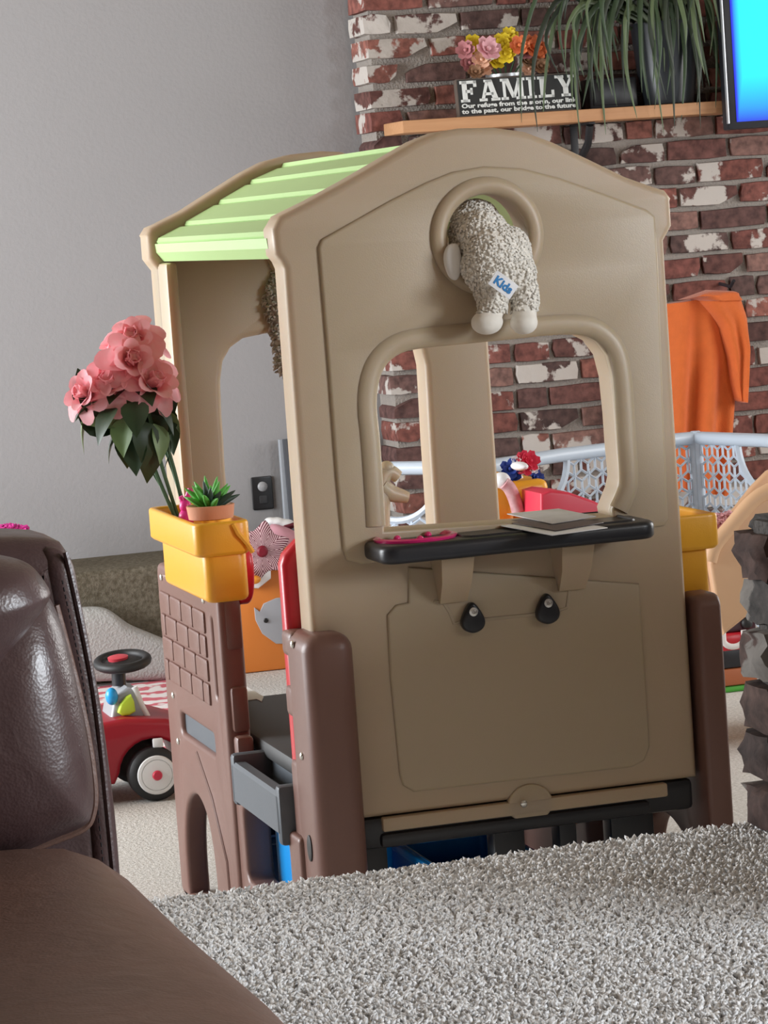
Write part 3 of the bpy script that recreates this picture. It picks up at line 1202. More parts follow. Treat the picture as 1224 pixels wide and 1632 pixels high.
# ------------------------------------------------------------------ leather sofa on the upper floor
def leather(name, col, rough):
    m, N, L, b = nodes_of(name)
    tc = N.new('ShaderNodeTexCoord')
    n1 = N.new('ShaderNodeTexNoise')
    n1.inputs['Scale'].default_value = 9
    n1.inputs['Detail'].default_value = 6
    n2 = N.new('ShaderNodeTexVoronoi')
    n2.inputs['Scale'].default_value = 330
    n3 = N.new('ShaderNodeTexNoise')
    n3.inputs['Scale'].default_value = 26
    n3.inputs['Detail'].default_value = 5
    n3.inputs['Distortion'].default_value = 1.2
    for n in (n1, n2, n3):
        L.new(tc.outputs['Object'], n.inputs['Vector'])
    mx = N.new('ShaderNodeMix')
    mx.data_type = 'RGBA'
    mx.inputs[6].default_value = (*[c * .75 for c in col], 1)
    mx.inputs[7].default_value = (*[c * 1.3 for c in col], 1)
    L.new(n1.outputs['Fac'], mx.inputs[0])
    L.new(mx.outputs[2], b.inputs['Base Color'])
    mr = N.new('ShaderNodeMapRange')
    mr.inputs['To Min'].default_value = rough - .1
    mr.inputs['To Max'].default_value = rough + .12
    L.new(n3.outputs['Fac'], mr.inputs['Value'])
    L.new(mr.outputs[0], b.inputs['Roughness'])
    b1 = N.new('ShaderNodeBump')
    b1.inputs['Strength'].default_value = .07
    b1.inputs['Distance'].default_value = .004
    L.new(n2.outputs['Distance'], b1.inputs['Height'])
    b2 = N.new('ShaderNodeBump')
    b2.inputs['Strength'].default_value = .12
    b2.inputs['Distance'].default_value = .01
    L.new(n3.outputs['Fac'], b2.inputs['Height'])
    L.new(b1.outputs[0], b2.inputs['Normal'])
    L.new(b2.outputs[0], b.inputs['Normal'])
    b.inputs['Specular IOR Level'].default_value = .55
    return m


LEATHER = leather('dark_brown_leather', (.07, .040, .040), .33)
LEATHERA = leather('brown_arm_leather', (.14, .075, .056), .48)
THREAD = mat('dark_thread', (.012, .008, .01), .8)
YS = 2.86
sofa = thing('leather_sofa', 'dark brown leather sofa with padded back cushion and rounded arm on the beige carpet', 'sofa', (.25, 2.4, ZU))


def sxz(px, py, Y):
    p = PY(px, py, Y)
    return (p.x, p.z)


# back frame
bl = [sxz(*p, YS) for p in ((-420, 868), (-100, 862), (40, 859), (80, 861), (104, 868), (118, 888), (128, 930), (145, 1010), (160, 1090), (173, 1180), (184, 1290), (193, 1390))]
bl += [(bl[-1][0] + .004, ZU + .12), (bl[0][0], ZU + .12)]
MB().slab([bl], .16, .034, frontM(YS + .08), 6).tube(cat_rom([PY(x, y, YS + .012) for x, y in ((70, 876), (88, 900), (101, 960), (117, 1040), (132, 1120), (145, 1210), (157, 1310), (166, 1420))], 5, False), lambda t: .0165 * min(1, .25 + t * 5), 12, False, ((0, 1, 0), .9)).build('back_frame', LEATHER, sofa, 60)
bf = [(x, z) for x, z in bl[3:12]]
st = MB()


def stitches(path, length=.0035, gap=.0025, r=.0008):
    P = cat_rom(path, 60, False)
    acc, on = 0, True
    seg = [P[0]]
    for a, c in zip(P, P[1:]):
        acc += (c - a).length
        if on:
            seg.append(c)
        if acc > (length if on else gap):
            if on and len(seg) > 1:
                st.tube([seg[0], seg[-1]], r, 5)
            on = not on
            acc = 0
            seg = [c]


for dpx, Yo in ((-13, .012), ):
    pts = [PY(x + dpx, y, YS - .009) for x, y in ((112, 925), (128, 1000), (145, 1085), (158, 1180), (169, 1290), (178, 1385))]
    stitches([p - Vector((0, .0, 0)) for p in pts])
stp = st.build('stitching', THREAD, sofa, None)
wl = [PY(x, y, YS - .001) for x, y in ((104, 880), (116, 930), (133, 1010), (148, 1090), (160, 1180), (171, 1290), (181, 1395))]
MB().tube(cat_rom(wl, 5, False), .0028, 6).build('back_welt', LEATHER, sofa)
# back cushion, puffed
cl = [sxz(*p, YS - .03) for p in ((-420, 930), (-200, 905), (0, 905), (60, 925), (92, 975), (112, 1040), (130, 1120), (144, 1200), (150, 1260), (147, 1295), (136, 1316), (90, 1336), (0, 1368), (-200, 1390), (-420, 1380))]
cl = [(v.x, v.y) for v in cat_rom([(a, b, 0) for a, b in cl], 4)]
MB().pillow(cl, .12, frontM(YS - .0), 10, 2.6, .05).build('back_cushion', LEATHER, sofa, 180)
hl = [sxz(*p, YS - .11) for p in ((-420, 930), (-200, 885), (-60, 884), (10, 890), (55, 904), (82, 936), (84, 958), (55, 1000), (20, 1040), (-30, 1085), (-200, 1130), (-420, 1130))]
hl = [(v.x, v.y) for v in cat_rom([(a, b, 0) for a, b in hl], 4)]
MB().pillow(hl, .09, frontM(YS - .075), 9, 2.4, .5).build('head_cushion', LEATHER, sofa, 180)
pp = [PY(x, y, YS - .012) for x, y in ((88, 965), (108, 1040), (128, 1120), (143, 1200), (150, 1262), (147, 1296), (134, 1319), (90, 1338), (0, 1370), (-120, 1392))]
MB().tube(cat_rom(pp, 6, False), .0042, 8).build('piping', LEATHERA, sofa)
st = MB()
stitches([PY(x - 9, y, YS - .05) for x, y in ((108, 1060), (126, 1130), (140, 1200), (146, 1262))])
st.build('stitching', THREAD, sofa, None)
# seat and arm
MB().box((-.55, 1.9, ZU + .1), (.30, 2.84, ZU + .31), .06, 5).build('seat', LEATHER, sofa, 60)
rows = []
for Y, dz, sc in ((2.80, -.02, .55), (2.79, -.005, .8), (2.74, 0, 1), (2.5, 0, 1), (2.2, -.002, 1), (1.9, -.008, 1), (1.7, -.015, 1), (1.62, -.03, .96), (1.58, -.06, .8), (1.57, -.09, .5)):
    row = []
    xc, hw, zt_ = .312, .197, .857 + dz
    for i in range(15):
        t = PI * i / 14
        cx, sz = math.cos(t), math.sin(t)
        x = xc + hw * sc * (abs(cx) ** .75) * (1 if cx > 0 else -1)
        z = zt_ - .135 * (1 - sz ** .8)
        row.append(Vector((x + .02 * mnoise.noise(Vector((x * 5, Y * 4, 0))) * .3, Y, z + .012 * mnoise.noise(Vector((x * 9, Y * 7, 3))))))
    row = [Vector((xc + hw * sc * .93, Y, ZU + .06))] + row + [Vector((xc - hw * sc * .93, Y, ZU + .06))]
    rows.append(row)
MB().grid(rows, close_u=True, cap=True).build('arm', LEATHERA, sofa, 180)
for x, y in ((-.5, 1.95), (.40, 1.68), (-.5, 2.92), (.42, 2.92)):
    MB().lathe([(.02, 0), (.026, .13)], Matrix.Translation((x, y, ZU)), 12).build('leg', BLACKP, sofa)

# ------------------------------------------------------------------ brick half wall on the edge of the upper floor
yh0, yh1 = 4.13, 4.33
hw_ = struct(MB().box((PY(1206, 1100, yh1).x, yh0 + .025, ZU), (4.7, yh1 - .025, .905)).box((2.3, yh0 + .025, ZU), (4.7, yh1 - .025, 1.03)).box((2.0, 3.4, ZU), (2.2, yh0 + .05, .905)).build('wall_half', mat('dark_mortar', (.10, .09, .085), .95, .15, 30, .8, 100), smooth=None))  # raised length and return are unseen, added to shade panel and carpet
hwo = worg(hw_)
HB = []


def lump_mesh(seed):
    # rough overburnt brick: rounded block, unit box like brick_mesh
    bm = bmesh.new()
    bmesh.ops.create_cube(bm, size=2)
    bmesh.ops.subdivide_edges(bm, edges=bm.edges[:], cuts=4, use_grid_fill=True)
    for v in bm.verts:
        d = v.co.normalized()
        p = v.co.lerp(d * 1.25, .30)
        k_n = mnoise.noise_vector(v.co * 1.1 + Vector((seed * 3.7, 0, 0)))
        p = p + k_n * .17 + mnoise.noise_vector(v.co * 2.7 + Vector((0, seed * 1.9, 0))) * .10
        v.co = Vector((.5 + p.x * .5, -.5 + p.y * .5, .5 + p.z * .5))
    me = bpy.data.meshes.new('brick')
    bmesh.ops.recalc_face_normals(bm, faces=bm.faces)
    bm.to_mesh(me)
    bm.free()
    me.shade_smooth()
    me.set_sharp_from_angle(angle=R(45))
    return me


for k in range(8):
    me = lump_mesh(100 + k)
    me.materials.append(BRICKD)
    HB.append(me)
rh = random.Random(5)
for i, (pxl, ya, yb, wh) in enumerate(((1196, 1255, 1316, .52), (1192, 1172, 1236, .30), (1195, 1096, 1162, .44), (1188, 1010, 1078, .56), (1194, 928, 990, .48), (1183, 856, 920, .34), (1209, 822, 853, .30))):
    a, b = PY(pxl, yb, yh1), PY(pxl, ya, yh1)
    x = a.x
    z0, z1 = max(a.z, ZU + .001), b.z
    first = True
    while x < 2.55:
        ln_ = rh.uniform(.17, .22) if not first else rh.uniform(.1, .2)
        for face in (0, 1):
            o = bpy.data.objects.new('brick', rh.choice(HB))
            COL.objects.link(o)
            o.parent = hw_
            o.scale = (ln_ - .006, .115, (z1 - z0) * 1.16)
            if face == 0:
                o.location = Vector((x, yh0 + .10 + rh.uniform(-.01, .01), z0)) - hwo
            else:
                o.rotation_euler = (0, 0, PI)
                o.location = Vector((x + ln_ - .012, yh1 - .10, z0)) - hwo
            o.color = (*(Vector(rh.choice(((.07, .05, .045), (.09, .058, .05), (.085, .08, .076), (.10, .066, .056)))) * 1.0), wh if first else rh.uniform(.3, .5))
        x += ln_
        first = False

# bricks of the unseen return, added to shade the carpet edge
for c_ in range(6):
    z0 = ZU + .002 + c_ * .079
    y = 3.38
    while y < 4.05:
        ln_ = rh.uniform(.17, .22)
        o = bpy.data.objects.new('brick', rh.choice(HB))
        COL.objects.link(o)
        o.parent = hw_
        o.scale = (ln_ - .006, .115, .083)
        o.rotation_euler = (0, 0, R(-90))
        o.location = Vector((2.08, y + ln_, z0)) - hwo
        o.color = (*rh.choice(((.07, .05, .045), (.09, .058, .05), (.085, .08, .076), (.10, .066, .056))), rh.uniform(.3, .5))
        y += ln_

# ------------------------------------------------------------------ carpet pile of the upper floor near its edge
rng = np.random.default_rng(3)
sp_ = .0072
gx, gy = np.meshgrid(np.arange(.53, 1.97, sp_), np.arange(2.3, YE - .004, sp_))
n = gx.size
px_ = gx.ravel() + rng.uniform(-.4, .4, n) * sp_
py_ = gy.ravel() + rng.uniform(-.4, .4, n) * sp_
py_ = np.minimum(py_, YE - .003)
ang = rng.uniform(0, 2 * np.pi, n)
hh = rng.uniform(.006, .011, n)
rad = sp_ * rng.uniform(.42, .62, n)
lx, ly = np.cos(ang) * hh * .8, np.sin(ang) * hh * .8
V = np.zeros((n, 7, 3), np.float32)
for k in range(3):
    q = ang + k * 2 * np.pi / 3
    V[:, k, 0] = px_ + np.cos(q) * rad * .8
    V[:, k, 1] = py_ + np.sin(q) * rad * .8
    V[:, k, 2] = ZU - .006
    V[:, 3 + k, 0] = px_ + np.cos(q + .4) * rad + lx * .45
    V[:, 3 + k, 1] = py_ + np.sin(q + .4) * rad + ly * .45
    V[:, 3 + k, 2] = ZU - .005 + hh * .65
V[:, 6, 0] = px_ + lx
V[:, 6, 1] = py_ + ly
V[:, 6, 2] = ZU - .005 + hh
tri = []
for k in range(3):
    j = (k + 1) % 3
    tri += [(k, j, 3 + j), (k, 3 + j, 3 + k), (3 + k, 3 + j, 6)]
T = (np.array(tri, np.int32)[None] + (np.arange(n, dtype=np.int32) * 7)[:, None, None]).reshape(-1)
me = bpy.data.meshes.new('carpet_pile')
me.vertices.add(n * 7)
org = np.array((1.4, 3.7, ZU), np.float32)
me.vertices.foreach_set('co', (V - org).ravel())
nt_ = T.size // 3
me.loops.add(T.size)
me.loops.foreach_set('vertex_index', T)
me.polygons.add(nt_)
me.polygons.foreach_set('loop_start', np.arange(nt_, dtype=np.int32) * 3)
me.polygons.foreach_set('loop_total', np.full(nt_, 3, np.int32))
me.update()
me.shade_smooth()
me.materials.append(PILE)
cp = bpy.data.objects.new('carpet_pile', me)
cp.location = Vector([float(v) for v in org])
COL.objects.link(cp)
cp['kind'] = 'stuff'
tag(cp, 'short looped beige carpet pile covering the upper floor in the foreground', 'carpet')

# ------------------------------------------------------------------ mantel shelf and the things on it
def wood(name, a, b_):
    m, N, L, b = nodes_of(name)
    tc = N.new('ShaderNodeTexCoord')
    mp = N.new('ShaderNodeMapping')
    mp.inputs['Scale'].default_value = (2, 30, 30)
    nz = N.new('ShaderNodeTexNoise')
    nz.inputs['Scale'].default_value = 3
    nz.inputs['Detail'].default_value = 5
    mx = N.new('ShaderNodeMix')
    mx.data_type = 'RGBA'
    mx.inputs[6].default_value = (*a, 1)
    mx.inputs[7].default_value = (*b_, 1)
    L.new(tc.outputs['Object'], mp.inputs[0])
    L.new(mp.outputs[0], nz.inputs['Vector'])
    L.new(nz.outputs['Fac'], mx.inputs[0])
    L.new(mx.outputs[2], b.inputs['Base Color'])
    b.inputs['Roughness'].default_value = .6
    return m


PINE = wood('pine_board', (.42, .20, .09), (.58, .32, .16))
SF0, SF1 = 9.36, YB - .012
zs0, zs1 = 1.660, 1.700
shelf = thing('mantel_shelf', 'long pine shelf board on black brackets across the brick wall', 'shelf', (3.4, 9.5, zs0))
MB().box((2.695, SF0, zs0), (3.86, SF1, zs1), .004).build('board', PINE, shelf, 30)
for px in (928, 712):
    p = PY(px, 215, 9.5)
    g = MB()
    g.box((p.x - .012, SF1 - .012, zs0 - .17), (p.x + .012, SF1, zs0), .002)
    g.box((p.x - .012, SF0 + .04, zs0 - .008), (p.x + .012, SF1, zs0), .002)
    g.tube([Vector((p.x, SF0 + .06, zs0 - .01)), Vector((p.x, SF0 + .09, zs0 - .07)), Vector((p.x, SF1 - .03, zs0 - .13)), Vector((p.x, SF1 - .006, zs0 - .15))], .013, 8)
    g.build('bracket', mat('black_iron', (.012, .012, .014), .5), shelf, 40)

# sign
SIGNB = mat('black_sign_board', (.012, .013, .013), .6)
SIGNE = mat('sign_edge', (.10, .075, .06), .7)
SIGNW = mat('sign_white_paint', (.72, .75, .74), .6, .04, 30)
sa, sb = PY(728, 132, 9.40), PY(924, 172, 9.40)
sx0, sx1 = PY(730, 160, 9.4).x, PY(924, 140, 9.4).x
sz0, sz1 = zs1 + .002, zs1 + .002 + .122
sw, shh = sx1 - sx0, sz1 - sz0
sign = thing('family_sign', 'black wooden block sign with white FAMILY lettering on the pine shelf', 'sign', ((sx0 + sx1) / 2, 9.41, zs1))
Msg = Matrix.Translation((sx0, 9.40, zs1 + .001)) @ Matrix.Rotation(R(-6), 4, 'X') @ frontM(0)
MB().slab([rrect(0, 0, sw, shh, .002, 2)], .028, .002, Msg @ Matrix.Translation((0, 0, -.014))).build('board', SIGNE, sign, 30)
MB().slab([rrect(.004, .004, sw - .004, shh - .004, .001, 2)], .002, 0, Msg @ Matrix.Translation((0, 0, .0006))).build('painted_face', SIGNB, sign, None)
# slab-serif letters, drawn on a 5 x 7 field
LET = {
    'F': ([((0, 0), (2.6, 0), (2.6, .9), (0, .9)), ((.6, 0), (2.0, 0), (2.0, 7), (.6, 7)), ((0, 6), (4.8, 6), (4.8, 7), (0, 7)), ((3.9, 4.9), (4.8, 4.9), (4.8, 7), (3.9, 7)), ((1.5, 3.0), (3.6, 3.0), (3.6, 4.0), (1.5, 4.0)), ((2.9, 2.4), (3.6, 2.4), (3.6, 4.6), (2.9, 4.6))], 5.0),
    'A': ([((0, 0), (2.3, 0), (2.3, .9), (0, .9)), ((3.4, 0), (6, 0), (6, .9), (3.4, .9)), ((.6, .5), (1.5, .5), (3.1, 7), (2.2, 7)), ((3.9, .5), (5.5, .5), (3.9, 7), (2.3, 7)), ((1.6, 1.9), (4.2, 1.9), (4.2, 2.8), (1.6, 2.8)), ((1.6, 6.2), (3.9, 6.2), (3.9, 7), (1.6, 7))], 6.0),
    'M': ([((0, 0), (2.1, 0), (2.1, .9), (0, .9)), ((.6, 0), (1.4, 0), (1.4, 7), (.6, 7)), ((0, 6.1), (2, 6.1), (2, 7), (0, 7)), ((1.0, 7), (2.4, 7), (4.1, .6), (3.1, .6)), ((3.2, .6), (4.1, .6), (6, 7), (5.1, 7)), ((4.9, 0), (6.5, 0), (6.5, 7), (4.9, 7)), ((4.3, 0), (7.1, 0), (7.1, .9), (4.3, .9)), ((5, 6.1), (7.1, 6.1), (7.1, 7), (5, 7))], 7.2),
    'I': ([((0, 0), (2.7, 0), (2.7, .9), (0, .9)), ((.6, 0), (2.1, 0), (2.1, 7), (.6, 7)), ((0, 6.1), (2.7, 6.1), (2.7, 7), (0, 7))], 2.9),
    'L': ([((0, 0), (4.6, 0), (4.6, .9), (0, .9)), ((.6, 0), (2.0, 0), (2.0, 7), (.6, 7)), ((0, 6.1), (2.7, 6.1), (2.7, 7), (0, 7)), ((3.8, 0), (4.6, 0), (4.6, 2.4), (3.8, 2.4))], 4.7),
    'Y': ([((1.6, 0), (4.3, 0), (4.3, .9), (1.6, .9)), ((2.2, 0), (3.7, 0), (3.7, 3.2), (2.2, 3.2)), ((2.2, 3.0), (3.6, 3.0), (2.0, 7), (.5, 7)), ((2.9, 3.0), (3.7, 3.0), (5.4, 7), (4.6, 7)), ((0, 6.1), (2.6, 6.1), (2.6, 7), (0, 7)), ((3.8, 6.1), (6, 6.1), (6, 7), (3.8, 7))], 6.0)}
tot = sum(LET[c][1] for c in 'FAMILY') + 5 * .35
k_ = (sw - .022) / tot
cx_ = .011
for c in 'FAMILY':
    lm = MB()
    for poly in LET[c][0]:
        area = sum(poly[i][0] * poly[(i + 1) % len(poly)][1] - poly[(i + 1) % len(poly)][0] * poly[i][1] for i in range(len(poly)))
        pts = [(cx_ + x * k_, .046 + y * .0098) for x, y in poly]
        lm.mesh(slab_mesh([pts], .0012), Msg @ Matrix.Translation((0, 0, .0022)))
    lm.build('letter', SIGNW, sign, None)
    cx_ += (LET[c][1] + .35) * k_
for t, y in (('Our refuge from the storm, our link', .0275), ('to the past, our bridge to the future.', .0095)):
    me = text_mesh(t, .0195, .0008, .0007)
    wd = max(v.co.x for v in me.vertices)
    MB().mesh(me, Msg @ Matrix.Translation((.011, y, .0022)) @ Matrix.Diagonal(((sw - .022) / wd, 1, 1, 1))).build('motto_line', SIGNW, sign, None)

# tin of mixed flowers
TIN = mat('galvanised_tin', (.45, .46, .47), .35, .1, 20, metal=.8)
tc_ = PY(806, 122, 9.50)
tb = Vector((tc_.x, 9.50, zs1))
fl = thing('flower_tin', 'galvanised tin of yellow, pink and orange artificial flowers behind the sign', 'flowers', tb)
MB().lathe([(.04, 0), (.052, .002), (.062, .12), (.066, .124), (.066, .134), (.058, .134), (.05, .10), (0, .10)], Matrix.Translation(tb), 28).build('tin', TIN, fl, 40)
FC = {'y': mat('yellow_petal', (.80, .62, .03), .6), 'p': mat('pale_pink_petal', (.80, .45, .50), .6), 'o': mat('orange_petal', (.75, .20, .07), .6), 'e': mat('peach_petal', (.80, .50, .35), .6), 'd': mat('dusky_petal', (.45, .18, .19), .7), 'b': mat('brown_petal', (.28, .15, .08), .8), 'w': mat('cream_petal', (.82, .78, .65), .6)}


def blossom(c, r, m, parent, face, n=6, name='blossom'):
    q = face.to_track_quat('Z', 'Y').to_matrix().to_4x4()
    mb = MB()
    for lay, (k, s, up) in enumerate(((n, 1, .25), (n, .65, .7))):
        for i in range(k):
            a = 2 * PI * i / k + lay * .5
            rows = []
            for t in (0, .35, .7, 1):
                wv = r * s * .42 * math.sin(PI * (.12 + .7 * t)) + .0006
                row = []
                for u in (-1, 0, 1):
                    p = Vector((r * s * t, u * wv, r * s * up * t * t + (.1 * r * (1 - abs(u)) * -1)))
                    p.rotate(Matrix.Rotation(a, 3, 'Z'))
                    row.append(Vector(c) + (q @ p))
                rows.append(row)
            mb.grid(rows)
    mb.ball(Vector(c) + face * r * .12, r * .2, 8, 6)
    return mb.build(name, m, parent, 60)


rf = random.Random(2)
for px, py, r, k in ((752, 72, 20, 'y'), (778, 78, 24, 'p'), (768, 95, 18, 'e'), (800, 70, 20, 'y'), (815, 72, 20, 'y'), (790, 96, 18, 'y'), (806, 85, 19, 'y'), (828, 72, 18, 'o'), (850, 74, 22, 'o'), (858, 82, 16, 'o'), (742, 80, 18, 'd'), (748, 100, 18, 'd'), (770, 108, 18, 'e'), (852, 100, 15, 'w'), (840, 96, 18, 'b'), (862, 106, 16, 'b'), (780, 85, 14, 'w'), (812, 56, 16, 'y'), (835, 84, 16, 'd'), (758, 115, 15, 'b'), (843, 110, 14, 'e')):
    c = PY(px, py, 9.44 + rf.uniform(-.02, .03))
    blossom(c, r * .0018, FC[k], fl, Vector((rf.uniform(-.5, .5) - .2, -1, rf.uniform(0, .6))).normalized())
for i in range(7):
    c = PY(760 + i * 15, 95, 9.47)
    MB().tube([tb + Vector((0, 0, .08)), tb.lerp(c, .6) + Vector((0, 0, .04)), c], .003, 6).build('stem', STEM, fl)

# hanging plant
POTM = mat('dark_glazed_pot', (.025, .03, .036), .3, .1, 8)
hc = PY(1065, 160, 9.48)
hb = Vector((hc.x, 9.475, zs1))
hp = thing('hanging_spider_plant', 'trailing strap-leaf house plant in a dark pot at the shelf end', 'potted plant', hb)
MB().lathe([(.07, 0), (.082, .004), (.098, .10), (.112, .26), (.116, .27), (.108, .27), (.098, .24), (0, .24)], Matrix.Translation(hb), 32).build('pot', POTM, hp, 40)
GL = [mat('spider_leaf_a', (.035, .065, .028), .5, .3, 14), mat('spider_leaf_b', (.09, .13, .06), .5, .3, 14), mat('spider_leaf_c', (.02, .032, .018), .5, .3, 14)]
rp = random.Random(21)


def strap(pts, w, m):
    P = cat_rom(pts, 5, False)
    rows = []
    for i, p in enumerate(P):
        t = i / (len(P) - 1)
        d = (P[min(i + 1, len(P) - 1)] - P[max(i - 1, 0)]).normalized()
        s = d.cross(Vector((0, -1, 0.15)))
        if s.length < .05:
            s = Vector((1, 0, 0))
        s.normalize()
        ww = w * (1 - t ** 3) * (.7 + .3 * math.sin(PI * t)) + .0006
        nn = d.cross(s) * ww * .35
        rows.append([p - s * ww + nn, p, p + s * ww + nn])
    MB().grid(rows).build('leaf', m, hp, 80)


top = hb + Vector((0, 0, .28))
ends = []
for i in range(62):
    ends.append((rp.choice((rp.uniform(885, 1000), rp.uniform(885, 1150), rp.uniform(1040, 1150))), rp.uniform(20, 175)))
ends += [(925, 215), (935, 170), (920, 225), (955, 195), (985, 165), (1010, 190), (1075, 205), (1090, 195), (1060, 215), (1112, 205), (1035, 180), (870, 195), (860, 210), (835, 195), (960, 215)]
for i, (ex, ey) in enumerate(ends):
    Yl = rp.uniform(9.27, 9.42)
    e = PY(ex, ey, Yl)
    a = top + Vector(((e.x - top.x) * .25, rp.uniform(-.09, .0), rp.uniform(-.03, .03)))
    m1 = Vector(((a.x * .35 + e.x * .65), Yl * .6 + a.y * .4, max(a.z, e.z) + rp.uniform(.05, .14)))
    m2 = Vector((e.x + rp.uniform(-.03, .03), Yl, (m1.z + e.z) / 2 + rp.uniform(-.03, .05)))
    strap([a, m1, m2, e + Vector((rp.uniform(-.015, .015), 0, 0))], rp.uniform(.006, .0105), GL[i % 3])
# low black box put in for the dark area behind the plant
bb0, bb1 = PY(935, 160, 9.5).x, PY(1012, 160, 9.5).x
tag(MB().box((bb0, 9.47, zs1 + .001), (bb1, 9.56, zs1 + .10), .006).box((bb0 + .012, 9.466, zs1 + .012), (bb1 - .012, 9.472, zs1 + .088), .002).build('low_black_box', BLACKP, smooth=30), 'low black box on the pine shelf between sign and dark pot', 'black_box')

# ------------------------------------------------------------------ television
tvm, N, L, b = nodes_of('television_picture')
tc = N.new('ShaderNodeTexCoord')
sep = N.new('ShaderNodeSeparateXYZ')
L.new(tc.outputs['Object'], sep.inputs[0])
cr = N.new('ShaderNodeValToRGB')
cr.color_ramp.elements[0].position = 0
cr.color_ramp.elements[0].color = (0, .02, .85, 1)
cr.color_ramp.elements[1].position = 1
cr.color_ramp.elements[1].color = (0, .95, 1, 1)
el = cr.color_ramp.elements.new(.35)
el.color = (0, .40, 1, 1)
mn = N.new('ShaderNodeMath')
mn.operation = 'MINIMUM'
mA = N.new('ShaderNodeMapRange')
mA.inputs['From Min'].default_value = -.52
mA.inputs['From Max'].default_value = -.495
mB_ = N.new('ShaderNodeMapRange')
mB_.inputs['From Min'].default_value = .02
mB_.inputs['From Max'].default_value = .17
L.new(sep.outputs[0], mA.inputs['Value'])
L.new(sep.outputs[2], mB_.inputs['Value'])
L.new(mA.outputs[0], mn.inputs[0])
L.new(mB_.outputs[0], mn.inputs[1])
L.new(mn.outputs[0], cr.inputs[0])
L.new(cr.outputs[0], b.inputs['Emission Color'])
b.inputs['Emission Strength'].default_value = 1.0
b.inputs['Base Color'].default_value = (0, 0, 0, 1)
tl = PY(1163, 207, 9.30)
tv = thing('television', 'wall television with a black frame showing a bright cyan picture', 'television', (tl.x + .55, 9.33, tl.z))
tv.rotation_euler = (0, 0, 0)
tvx = tl.x
MB().box((tvx, 9.30, tl.z), (tvx + 1.1, 9.36, tl.z + .64), .006).box((tvx + .3, 9.35, tl.z + .2), (tvx + .8, 9.57, tl.z + .45)).build('casing', BLACKP, tv, 35)
MB().box((tvx + .026, 9.297, tl.z + .024), (tvx + 1.074, 9.301, tl.z + .616)).build('screen', tvm, tv, None)
MB().box((tvx - .004, 9.298, tl.z + .02), (tvx + .001, 9.312, tl.z + .63), .001).build('lit_edge', mat('lit_edge_grey', (.6, .62, .66), .3, metal=.6), tv, None)  # pale strip, colour stands in for light on the frame's side
tv.rotation_euler = (0, 0, R(0))

# ------------------------------------------------------------------ orange jacket on the wall
JK = mat('orange_cloth', (.62, .125, .018), .85, .12, 30, .25, 260, sheen=.2)
jr = PY(1135, 690, 9.45)
jack = thing('orange_jacket', 'orange jacket hanging on the brick wall beside the playhouse', 'jacket', (jr.x, 9.45, jr.z - .15))


def drape(loop_l, loop_r, Y, amp, freq, ph, nm, nx=26, ny=26, sag=0):
    rows = []
    for i in range(ny):
        t = i / (ny - 1)
        L_ = cat_at(loop_l, t)
        R_ = cat_at(loop_r, t)
        row = []
        for j in range(nx):
            u = j / (nx - 1)
            x = L_[0] + (R_[0] - L_[0]) * u
            y = L_[1] + (R_[1] - L_[1]) * u
            rnd_ = math.sin(PI * u) ** .5 * .06
            fold = amp * math.sin(freq * u * PI + ph + 1.3 * t) * min(1, t * 2 + .15) + .4 * amp * math.sin(2.3 * freq * u + 4 * t + ph)
            p = PY(x, y, Y)
            row.append(Vector((p.x, Y - rnd_ + fold, p.z)))
        rows.append(row)
    back = [[Vector((p.x, Y + .03, p.z)) for p in r] for r in rows]
    mb = MB()
    ring = [rows[i] + back[i][::-1] for i in range(ny)]
    mb.grid(ring, close_u=True, cap=True)
    return mb.build(nm, JK, jack, 70)


def cat_at(pts, t):
    k = t * (len(pts) - 1)
    i = min(int(k), len(pts) - 2)
    f = k - i
    return (pts[i][0] * (1 - f) + pts[i + 1][0] * f, pts[i][1] * (1 - f) + pts[i + 1][1] * f)


drape([(1060, 485), (1050, 560), (1050, 640), (1055, 720), (1060, 780)], [(1150, 468), (1172, 560), (1172, 620), (1166, 690), (1160, 790)], 9.46, .020, 5.5, .6, 'jacket_body')
drape([(1110, 478), (1145, 520), (1160, 570), (1165, 610), (1172, 638)], [(1176, 466), (1189, 505), (1194, 550), (1190, 600), (1184, 642)], 9.41, .010, 4, 2.0, 'sleeve', 18, 20)
drape([(1085, 478), (1100, 476), (1118, 480)], [(1130, 462), (1172, 464), (1182, 478)], 9.40, .006, 3, 1.0, 'collar', 14, 10)
hk_ = PY(1150, 452, 9.58)
MB().tube([Vector((hk_.x, 9.60, hk_.z)), Vector((hk_.x, 9.50, hk_.z - .01)), Vector((hk_.x, 9.47, hk_.z + .01))], .006, 8).build('wall_hook', BLACKP, jack)

# ------------------------------------------------------------------ play-yard fence
GATE = mat('pale_blue_plastic', (.52, .60, .70), .4, .03, 6)
zg = .66
J = [PZ(600, 712, zg), PZ(775, 736, zg), PZ(1000, 704, zg), PZ(1108, 690, zg), PZ(1330, 702, zg), PZ(1420, 690, zg)]
J[0] = Vector((J[1].x - .45, J[1].y + .42, zg))
gate = thing('play_yard_fence', 'pale blue plastic play-yard fence with cube lattice panels in front of the brick wall', 'fence', (J[2].x, J[2].y, 0))


def clip_seg(a, b_, inside):
    out_, cur = [], None
    N_ = 14
    last = None
    for i in range(N_ + 1):
        p = a.lerp(b_, i / N_)
        if inside(p):
            if cur is None:
                cur = p
            last = p
        else:
            if cur is not None and (last - cur).length > 1e-4:
                out_.append((cur, last))
            cur = None
    if cur is not None and (last - cur).length > 1e-4:
        out_.append((cur, last))
    return out_


